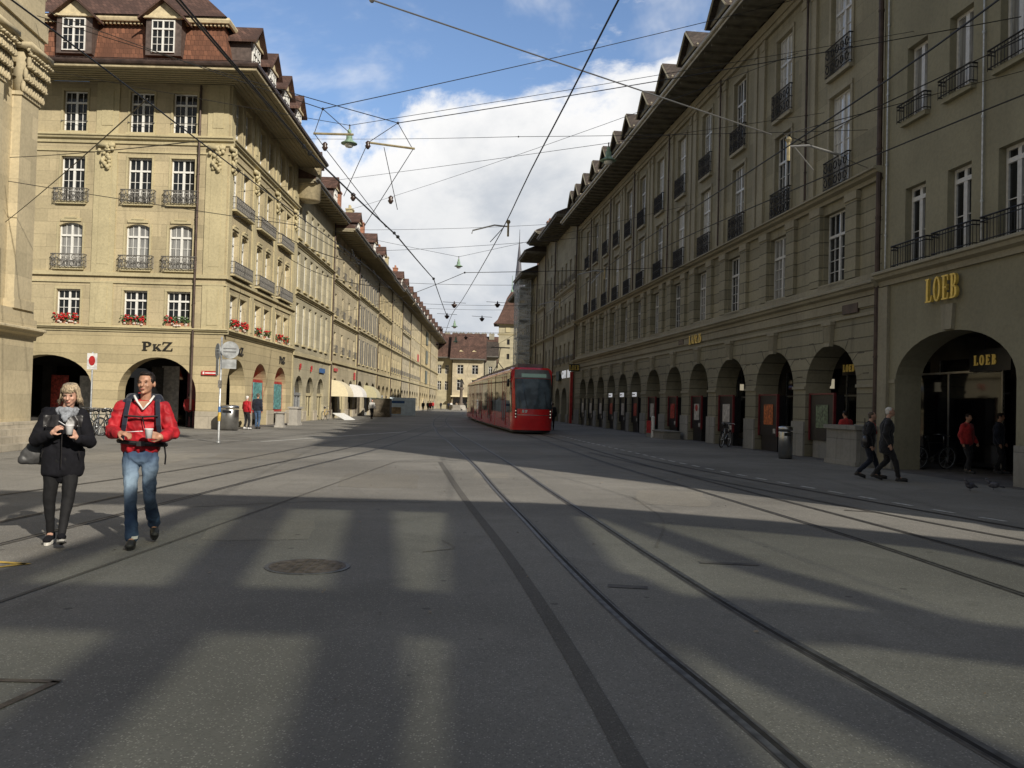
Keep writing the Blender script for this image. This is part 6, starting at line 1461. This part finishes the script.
def bicycle(loc,rz,label,fm='black',group=None,lean=6,first=[None]):
    r=empty('bicycle',loc,rz,label,'bicycle',group); r.rotation_euler=(R(lean),0,rz)
    for x in (-.53,.53):
        b=MB(Tr(x,0,.34)@Matrix.Rotation(R(90),4,'X'))
        b.tube([(.33*math.cos(2*PI*i/22),.33*math.sin(2*PI*i/22),0) for i in range(22)],.02,6,True); w=b.obj('wheel','rubber',r,True)
        b=MB(Tr(x,0,.34)@Matrix.Rotation(R(90),4,'X')); b.tube([(.305*math.cos(2*PI*i/22),.305*math.sin(2*PI*i/22),0) for i in range(22)],.012,5,True)
        for i in range(10): b.tube([(0,0,0),(.3*math.cos(PI*i/5),.3*math.sin(PI*i/5),0)],.0035,3)
        b.lathe([(.025,-.04),(.025,.04)],8); b.obj('rim','galv',w)
    b=MB(); Pn=dict(bb=(-.1,0,.30),st=(-.22,0,.80),hd=(.36,0,.78),hb=(.39,0,.64),ra=(-.53,0,.34),fa=(.53,0,.34))
    for a,c in (('bb','st'),('st','hd'),('bb','hb'),('hd','hb'),('ra','bb'),('ra','st'),('hb','fa')): b.tube([Pn[a],Pn[c]],.017,6)
    b.obj('frame',fm,r,True)
    b=MB(); b.tube([(-.22,0,.8),(-.25,0,.93)],.013,6); b.rc((-.36,0,.95),(-.12,0,.95),.07,.03,8); b.obj('saddle','black',r,True)
    b=MB(); b.tube([(.36,0,.78),(.33,0,.98)],.013,6); b.tube([(.22,-.28,1.0),(.36,-.2,1.02),(.36,.2,1.02),(.22,.28,1.0)],.014,6); b.obj('handlebar','stain',r,True)
    b=MB(); b.lathe([(.09,-.008),(.09,.008)],14,(0,0,0)); me=b.mesh('chainring','steel'); link('chainring',me,r,Tr(-.1,-.05,.30)@Matrix.Rotation(R(90),4,'X'))
    return r
g='bicycles parked before the corner house'
for i,(x,y,a,m,l) in enumerate(((-16.05,33.2,68,'black','black bicycle parked closest to the woman with the cup'),(-15.85,33.3,112,'galv','silver bicycle, second in the parked row between the walkers'),(-15.65,33.2,64,'greenc','dark green bicycle in the middle of the parked row'),(-15.42,33.4,108,'bluec','blue bicycle next to the dark green one in the parked row'),(-15.2,33.2,70,'black','black bicycle with silver rims nearest the man in red'),(-14.95,33.5,106,'redp','red bicycle partly hidden behind the man in red'),(-16.3,33.4,115,'galv','silver bicycle at the left end of the parked row'))):
    bicycle((x,y,0),R(a),l,m,g,(-6,5)[i%2])
bicycle((9.15,37.2,0),R(60),'silver bicycle parked in front of the third arch of the store','galv',None,4)
bicycle((-14.2,66.5,0),R(80),'yellow bicycle parked beside the second house','painty',None,4)
# bench-like bike inside the corner arch and pigeons
bicycle((12.45,25.7,0),R(20),'dark bicycle standing inside the wide arch of the corner store','black',None,5)
def pigeon(loc,rz,label):
    r=empty('pigeon',loc,rz,label,'pigeon','pigeons on the pavement'); b=MB(); b.ell((0,0,.12),(.12,.065,.07),10,7); b.rc((.08,0,.15),(.13,0,.22),.045,.03,8); b.ell((.14,0,.235),(.033,.028,.028),8,6); b.rc((-.1,0,.11),(-.2,0,.08),.035,.015,6); b.tube([(.16,0,.235),(.19,0,.228)],[.008,.002],5)
    for s in(-.02,.02): b.tube([(0,s,.06),(.01,s,0)],.006,4)
    b.obj('body','pgrey',r,True)
pigeon((9.83,18.6,0),R(200),'grey pigeon on the pavement in front of the wide arch'); pigeon((10.5,18.9,0),R(150),'second pigeon nearer the right pier of the wide arch')
# ================================================================== camera, light, sky
cam=bpy.data.cameras.new('camera'); co=bpy.data.objects.new('camera',cam); COL.objects.link(co); scene.camera=co
F=870.0; cam.sensor_width=36; cam.lens=36*F/1024; cam.clip_end=3000; cam.clip_start=.05
roll=R(1.5); pitch=math.atan(20/F)
co.location=(0,0,1.6); co.rotation_mode='XYZ'
M=Matrix.Rotation(R(90)+pitch,4,'X')@Matrix.Rotation(roll,4,'Z')
co.matrix_world=Matrix.Translation((0,0,1.6))@M
EL=R(29.3); LD=Vector((-.583*math.cos(EL),.812*math.cos(EL),-math.sin(EL)))   # light travels
sun=bpy.data.lights.new('sun','SUN'); so=bpy.data.objects.new('sun',sun); COL.objects.link(so)
sun.energy=5.0; sun.angle=R(.6); sun.color=(1,.92,.80)
so.rotation_euler=LD.to_track_quat('-Z','Y').to_euler(); so.location=(20,-30,30)
w=bpy.data.worlds.new('World'); scene.world=w; w.use_nodes=True; nt=w.node_tree; nt.nodes.clear()
out=N(nt,'ShaderNodeOutputWorld'); bg=N(nt,'ShaderNodeBackground'); sk=N(nt,'ShaderNodeTexSky'); sk.sky_type='NISHITA'; sk.sun_disc=False
sk.sun_elevation=EL; sk.sun_rotation=math.atan2(.583,-.812); sk.air_density=1.0; sk.dust_density=.6; sk.ozone_density=1.2
tc=N(nt,'ShaderNodeTexCoord'); sp=N(nt,'ShaderNodeSeparateXYZ'); nt.links.new(tc.outputs['Generated'],sp.inputs[0])
az=math_(nt,'ARCTAN2',sp.outputs[0],sp.outputs[1]); el=math_(nt,'ARCSINE',sp.outputs[2])
cb=N(nt,'ShaderNodeCombineXYZ'); nt.links.new(az,cb.inputs[0]); nt.links.new(math_(nt,'MULTIPLY',el,1.5),cb.inputs[1])
n1=noise_(nt,cb.outputs[0],4.2,9,.62,.25)
cb2=N(nt,'ShaderNodeVectorMath',operation='ADD'); cb2.inputs[1].default_value=(3.3,1.7,2.0); nt.links.new(cb.outputs[0],cb2.inputs[0])
n2=noise_(nt,cb2.outputs[0],3.0,6,.6,.4)
# the cumulus bank climbs to the right: its rim follows el = .335 + .25 az
rim=math_(nt,'ADD',math_(nt,'MULTIPLY',az,.27),.365)
dd=math_(nt,'MULTIPLY',math_(nt,'SUBTRACT',rim,el),2.6)
mass=ramp(nt,math_(nt,'ADD',math_(nt,'ADD',n1,dd),0.0),.47,.60)
behind=ramp(nt,math_(nt,'ABSOLUTE',az),.9,1.6)
wisp=math_(nt,'MAXIMUM',math_(nt,'MULTIPLY',ramp(nt,n2,.49,.74),.7),math_(nt,'MULTIPLY',behind,ramp(nt,n2,.34,.56)))  # extra unseen clouds behind the camera, added to neutralise the fill light
mask=math_(nt,'MAXIMUM',mass,wisp)
shade=ramp(nt,noise_(nt,cb2.outputs[0],5.5,7,.6,.3),.33,.66)
edge=ramp(nt,math_(nt,'ADD',n1,dd),.52,.85)
c1=mixc(nt,shade,(6.8,7.3,8.0),(10.2,10.3,10.4))
c2=mixc(nt,edge,(12.2,12.1,12.0),c1)
skyc=mixc(nt,1.0,sk.outputs[0],(1.55,1.66,1.86),'MULTIPLY')
dim=mixc(nt,behind,(1.0,1.0,1.0),(.33,.33,.33))
skyd=mixc(nt,1.0,skyc,mixc(nt,behind,(1.0,1.0,1.0),(.75,.68,.6)),'MULTIPLY')  # unseen sky and clouds back there toned down to weaken the fill
c3=mixc(nt,1.0,c2,dim,'MULTIPLY')
nt.links.new(mixc(nt,mask,skyd,c3),bg.inputs['Color']); bg.inputs['Strength'].default_value=.084
nt.links.new(bg.outputs[0],out.inputs[0])
vs=scene.view_settings; scene.display_settings.display_device='sRGB'; vs.view_transform='Standard'; vs.look='None'; vs.gamma=1; vs.exposure=0.0
scene.render.engine='CYCLES'; scene.cycles.max_bounces=6; scene.cycles.transparent_max_bounces=12; scene.cycles.caustics_reflective=False; scene.cycles.caustics_refractive=False
scene.render.resolution_x=1024; scene.render.resolution_y=768
